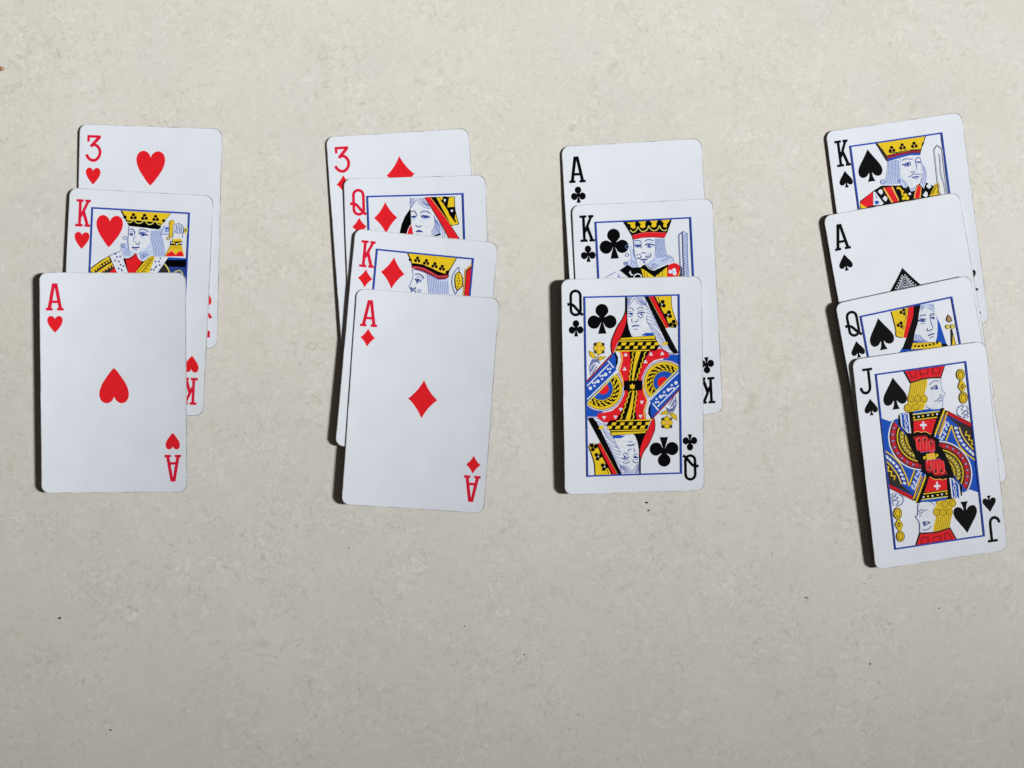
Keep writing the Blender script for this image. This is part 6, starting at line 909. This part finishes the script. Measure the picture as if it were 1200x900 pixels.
["face","L","l",0.3,1,0,0,[[[38.12,14.18],[38.22,16.34],[38.55,18.56]]]],
["face","D","l",0.36,1,0,0,[[[36.09,18.02],[36.14,19.1],[37.49,19.04],[38.28,18.74]]]],
["face","D","l",0.5,1,0,0,[[[35.91,21.08],[37.16,20.88],[38.64,20.78]]]],
["face","P","l",0.35,1,0,0,[[[36.45,22.16],[38.19,21.95]]]],
["collar","Y","f",0,0,0,0,[[[28.84,22.49],[35.42,23.84],[39.23,24.33],[40.66,24.53],[40.72,26.94],[34.5,26.27],[27.88,25.14]]]],
["collar","K","f",0,0,0,0,[[[40.96,25.56],[43.07,26.03],[42.99,27.21],[40.95,26.99]]]],
["collar","N","l",0.25,1,0,0,[[[28.83,22.56],[35.41,23.89],[40.65,24.58]]]],
["collar","K","f",0,0,0,0,[[[29.41,23.69],[30.31,23.82],[30.15,24.67],[29.26,24.52]],[[30.87,24.07],[31.77,24.2],[31.62,25.05],[30.72,24.9]],[[32.44,24.18],[33.34,24.31],[33.18,25.16],[32.29,25.01]],[[33.95,24.42],[34.85,24.55],[34.7,25.4],[33.8,25.25]],[[35.55,24.47],[36.45,24.6],[36.3,25.45],[35.4,25.3]],[[37.13,24.46],[38.04,24.59],[37.89,25.44],[36.99,25.29]],[[38.7,24.29],[39.6,24.42],[39.45,25.27],[38.55,25.11]],[[27.8,23.14],[28.7,23.27],[28.55,24.12],[27.65,23.97]]]],
["veil","K","f",0,0,0,0,[[[32.09,7.85],[35.13,7.81],[33.77,11.31],[32.65,14.87],[30.42,19.14],[29.37,22.25],[27.39,25.15],[24.23,24.45],[26.82,20.25],[29.72,14.93]]]],
["veil","R","f",0,0,0,0,[[[29.91,7.85],[32.21,7.88],[31.28,11.71],[29.37,15.57],[26.82,20.25],[25.46,19.7],[27.67,14.24]]]],
["veil","K","l",0.22,1,0,0,[[[32.13,8.34],[31.19,11.93],[29.1,15.98],[26.98,20.04]]]],
["crown","Y","f",0,0,0,0,[[[22.37,8.07],[26.37,8.01],[29.91,7.85],[29.39,9.39],[27.67,14.24],[25.46,19.7],[22.76,18.51],[22.74,16.0],[22.79,11.73]]]],
["crown","N","l",0.3,1,0,0,[[[22.44,8.09],[22.85,12.69],[22.97,16.05],[22.75,18.57],[25.23,19.65]]]],
["crown","K","f",0,0,0,0,[[[28.53,8.76],[28.21,9.23],[27.64,9.33],[27.14,9.0],[27.02,8.43],[27.33,7.95],[27.91,7.86],[28.4,8.19]],[[28.52,10.2],[28.21,10.68],[27.64,10.77],[27.14,10.44],[27.02,9.87],[27.33,9.4],[27.9,9.3],[28.4,9.63]],[[27.26,9.42],[26.94,9.89],[26.37,9.99],[25.88,9.66],[25.75,9.09],[26.07,8.61],[26.64,8.52],[27.13,8.85]],[[26.36,13.74],[26.04,14.22],[25.47,14.32],[24.98,13.98],[24.85,13.41],[25.17,12.94],[25.74,12.84],[26.23,13.17]],[[26.36,15.19],[26.04,15.67],[25.47,15.76],[24.98,15.43],[24.85,14.86],[25.17,14.38],[25.74,14.28],[26.23,14.62]],[[25.09,14.41],[24.78,14.88],[24.2,14.98],[23.71,14.64],[23.59,14.07],[23.9,13.6],[24.47,13.5],[24.97,13.83]]]],
["crown","S","f",0,0,0,0,[[[29.02,8.12],[29.76,8.05],[29.35,9.62],[28.8,9.97]],[[27.78,10.93],[28.68,10.66],[28.11,12.43],[27.68,12.81]],[[25.78,15.25],[26.88,14.54],[26.55,16.37],[25.81,16.44]]]],
["crown","S","l",0.3,1,0,0,[[[23.88,17.68],[24.71,17.15],[24.97,18.4]],[[28.15,8.88],[28.0,11.7],[26.69,14.26]]]],
["crown","O","f",0,0,0,0,[[[27.56,9.34],[27.42,9.55],[27.17,9.59],[26.96,9.44],[26.91,9.2],[27.04,8.99],[27.29,8.95],[27.5,9.09]],[[25.42,14.45],[25.28,14.66],[25.03,14.7],[24.82,14.55],[24.77,14.31],[24.9,14.1],[25.15,14.06],[25.36,14.2]]]],
["flower","N","f",0,0,0,0,[[[45.78,14.16],[46.74,15.62],[47.04,17.11],[45.77,17.67],[44.68,16.95],[44.51,15.84]]]],
["flower","C","f",0,0,0,0,[[[45.71,14.55],[46.47,15.79],[46.64,16.9],[45.71,17.3],[44.95,16.77],[44.86,15.91]]]],
["flower","S","f",0,0,0,0,[[[45.68,19.43],[45.38,19.99],[44.79,20.24],[44.16,20.1],[43.71,19.61],[43.61,18.98],[43.92,18.43],[44.5,18.17],[45.13,18.32],[45.59,18.8]],[[47.7,19.69],[47.4,20.25],[46.82,20.5],[46.18,20.36],[45.73,19.87],[45.64,19.24],[45.94,18.69],[46.52,18.43],[47.16,18.57],[47.61,19.06]]]],
["flower","G","f",0,0,0,0,[[[45.42,19.38],[45.18,19.78],[44.72,19.93],[44.26,19.74],[44.01,19.31],[44.1,18.84],[44.47,18.55],[44.96,18.57],[45.33,18.9]],[[47.33,19.61],[47.09,20.02],[46.63,20.16],[46.17,19.97],[45.92,19.54],[46.0,19.07],[46.38,18.78],[46.87,18.8],[47.24,19.13]]]],
["flower","N","f",0,0,0,0,[[[46.15,19.54],[45.98,19.76],[45.69,19.76],[45.5,19.54],[45.55,19.26],[45.8,19.14],[46.07,19.26]]]],
["flower","N","f",0,0,0,0,[[[45.77,20.41],[46.24,20.52],[46.83,27.59],[44.71,27.11]]]],
["flower","Y","f",0,0,0,0,[[[46.23,22.66],[46.44,27.02],[45.09,27.08]]]]],"AS":[]}''')
POSES = {
    '3H': ((-136.90, 53.57, -1.56, 0.9780, 1.0082, 0.0044), (0.55, 0.20, 0.20, 0.30, 0.00)),
    'KH': ((-141.71, 27.03, -2.95, 0.9886, 1.0136, 0.0029), (0.95, 0.15, 0.10, 0.50, -0.25)),
    'AH': ((-150.70, -5.46, 0.13, 0.9929, 1.0096, 0.0047), (1.25, -0.20, 0.10, 1.20, 0.00)),
    '3D': ((-33.80, 52.61, 4.08, 0.9983, 1.0000, 0.0004), (0.32, 0.00, 0.00, 0.50, -0.30)),
    'QD': ((-28.44, 34.45, 1.96, 0.9937, 1.0000, 0.0013), (0.96, 0.20, -0.20, 0.45, 0.00)),
    'KD': ((-29.02, 10.34, -5.40, 1.0040, 1.0061, 0.0000), (1.47, 0.10, -0.10, 0.90, -0.20)),
    'AD': ((-27.54, -12.98, -3.78, 0.9998, 1.0015, 0.0077), (2.09, 0.40, -0.20, 0.90, 0.00)),
    'AC': ((61.61, 49.39, 3.98, 0.9989, 0.9999, 0.0075), (0.37, 0.00, 0.05, 0.75, -0.65)),
    'KC': ((65.52, 24.58, 3.14, 1.0035, 1.0080, 0.0040), (1.46, 0.10, -0.50, 0.35, 0.00)),
    'QC': ((59.47, -6.62, 1.59, 0.9959, 1.0041, 0.0091), (2.40, -0.05, 0.15, 0.45, 0.00)),
    'KS': ((174.46, 58.88, 8.67, 0.9952, 1.0072, 0.0082), (0.42, 0.00, 0.10, 0.45, -0.30)),
    'AS': ((175.18, 25.39, 10.32, 0.9988, 1.0000, -0.0038), (1.22, 0.00, -0.10, 0.30, -0.15)),
    'QS': ((180.42, -9.87, 12.02, 1.0015, 0.9997, 0.0128), (1.97, 0.00, 0.25, 0.20, -0.05)),
    'JS': ((183.97, -35.88, 7.95, 0.9791, 1.0045, 0.0122), (2.37, -0.15, 0.55, 0.25, -0.10)),
}
LABEL = {
    '3H': "three of hearts at the top of the far left column, under the king of hearts",
    'KH': "king of hearts between the three and the ace of hearts",
    'AH': "ace of hearts, fully uncovered, lowest card of the far left column",
    '3D': "three of diamonds at the top of its column, under the queen of diamonds",
    'QD': "queen of diamonds, lying on the three and under the king of diamonds",
    'KD': "king of diamonds shown in profile, with an axe, above the ace of diamonds",
    'AD': "ace of diamonds, fully uncovered, lowest card of the diamonds column",
    'AC': "ace of clubs at the top of its column, under the king of clubs",
    'KC': "king of clubs with a sword, above the queen of clubs",
    'QC': "queen of clubs in a red and blue robe, fully uncovered",
    'KS': "king of spades at the top of the far right column",
    'AS': "ace of spades with an ornate dotted spade, under the queen of spades",
    'QS': "queen of spades holding a flower, just above the jack of spades",
    'JS': "jack of spades with yellow curls and red cap, fully uncovered",
}
RANK = {'3': '3', 'K': 'K', 'A': 'A', 'Q': 'Q', 'J': 'J'}
SUITN = {'H': 'heart', 'D': 'diamond', 'C': 'club', 'S': 'spade'}
for key_, (pose, shp) in POSES.items():
    c = Card(pose, shp, LABEL[key_])
    suit = SUITN[key_[1]]
    c.index(key_[0], suit)
    if key_ == '3H':
        c.pip('heart', 29, 9.85, 11.7, 13.7); c.pip('heart', 29, 37.2, 11.7, 13.7); c.pip('heart', 29, 88 - 9.85 - 13.7, 11.7, 13.7, True)
    elif key_ == '3D':
        c.pip('diamond', 29, 9.6, 11.4, 15.2); c.pip('diamond', 29, 36.4, 11.4, 15.2); c.pip('diamond', 29, 88 - 9.6 - 15.2, 11.4, 15.2)
    elif key_ == 'AH':
        c.pip('heart', 28.6, 38.0, 11.8, 14.1, True)
    elif key_ == 'AD':
        c.pip('diamond', 29.75, 35.35, 11.9, 15.6)
    elif key_ == 'AC':
        c.pip('club', 29, 36.0, 15.5, 16.0)
    elif key_ == 'AS':
        S = lambda k, w=34.0, h=36.5: [(29 + x * w * k, 26.8 + (.5 + (y - .5) * k) * h) for x, y in spade()]
        big = c.ink("pip", [('K', DZ * 2, S(1.0))])
        dots = []
        ring_ = [(29 + x * 30.2, 28.65 + y * 34.2) for x, y in catmull([(0, .015), (.10, .135), (.235, .285), (.37, .43), (.455, .56), (.48, .67)], n=10)]
        acc = 0.0
        for a, b in zip(ring_, ring_[1:]):
            acc += math.hypot(b[0] - a[0], b[1] - a[1])
            if acc >= 1.02:
                acc = 0.0
                dots += [circle(b[0], b[1], .30, 8), circle(58 - b[0], b[1], .30, 8)]
        c.ink("dotted_border", [('W', DZ * 4, d) for d in dots], big)
        half = lambda k, top: [(29 + x * 34 * k, top + y * 36.5 * k) for x, y in catmull([(.465, .56), (.37, .43), (.235, .28), (.10, .125), (0, 0), (-.10, .125), (-.235, .28), (-.37, .43), (-.465, .56)], n=3)]
        c.ink("inner_spade", [('W', DZ * 4, q) for q in stroke(half(.78, 30.6), .32)] + [('E', DZ * 5, q) for k, tp in ((.70, 31.6), (.62, 32.6), (.54, 33.7)) for q in stroke(half(k, tp), .42)]
              + [('W', DZ * 6, q) for q in stroke(half(.48, 34.6), .30)] + [('E', DZ * 6, q) for q in stroke(half(.40, 35.9), .35)], big)
    else:
        c.court(ART[key_], suit)

# ---------------------------------------------------------------- crumbs on the table
def crumb(x, y, size, c, label, cat="crumb", long=1.0, rot=0.0, seed=1):
    rnd = random.Random(seed)
    size *= 0.76
    bm = bmesh.new()
    bmesh.ops.create_icosphere(bm, subdivisions=2, radius=1.0)
    for v in bm.verts:
        k = 1 + rnd.uniform(-.28, .28)
        v.co = Vector((v.co.x * size * long * k, v.co.y * size * k, max(-.35, v.co.z * k) * size * .6 + size * .2)) * MM
    o = link(cat.replace(" ", "_"), bm, [flat_mat(cat.replace(" ", "_") + "_tone", c, .8)])
    o.location = (x * MM, y * MM, 0.0)
    o.rotation_euler = (0, 0, rot)
    o['label'] = label
    o['category'] = cat
    o['group'] = "crumbs and specks scattered on the table"
crumb(65.79, -55.31, 0.55, (0.03, 0.03, 0.025), "small black crumb just below the queen of clubs", "crumb", 1.25, 0.30, 1)
crumb(66.70, -58.52, 0.42, (0.12, 0.12, 0.1), "greyish speck below the black crumb under the queen of clubs", "crumb", 1.20, -0.60, 2)
crumb(133.19, -95.66, 0.26, (0.06, 0.055, 0.05), "thin dark splinter lying below and left of the jack of spades", "crumb", 4.20, -0.45, 3)
crumb(190.01, -100.59, 0.34, (0.09, 0.085, 0.075), "tiny dark speck below the jack of spades, towards the right edge", "crumb", 1.10, 0.00, 4)
crumb(160.66, -123.89, 0.38, (0.09, 0.085, 0.075), "lowest dark speck under the jack of spades", "crumb", 1.20, 0.20, 5)
crumb(157.81, -89.94, 0.27, (0.2, 0.19, 0.17), "faint grey speck just under the lower left corner of the jack of spades", "crumb", 1.10, 0.00, 6)
crumb(118.61, -76.91, 0.26, (0.17, 0.16, 0.14), "faint speck left of the jack of spades", "crumb", 1.30, 0.40, 7)
crumb(-174.40, -101.17, 0.50, (0.05, 0.045, 0.035), "dark brown seed shaped crumb below the ace of hearts", "crumb", 1.60, 0.35, 8)
crumb(-154.32, -147.39, 0.45, (0.1, 0.1, 0.085), "dark speck near the bottom edge, lower left of the table", "crumb", 1.00, 0.80, 9)
crumb(-57.25, -73.20, 0.32, (0.03, 0.03, 0.03), "tiny black dot just below the ace of diamonds", "crumb", 1.00, 0.00, 10)
crumb(-9.77, -106.25, 0.28, (0.06, 0.06, 0.055), "tiny dark dot well below the ace of diamonds, in open table", "crumb", 1.20, 0.30, 11)
crumb(14.97, -118.26, 0.36, (0.03, 0.03, 0.03), "tiny black dot near the bottom edge, below the gap between diamonds and clubs", "crumb", 1.00, 0.00, 12)
crumb(-194.85, 120.51, 1.15, (0.30, 0.17, 0.11), "reddish brown crumb at the left edge, above the heart cards", "crumb", 1.3, -0.15, 40)
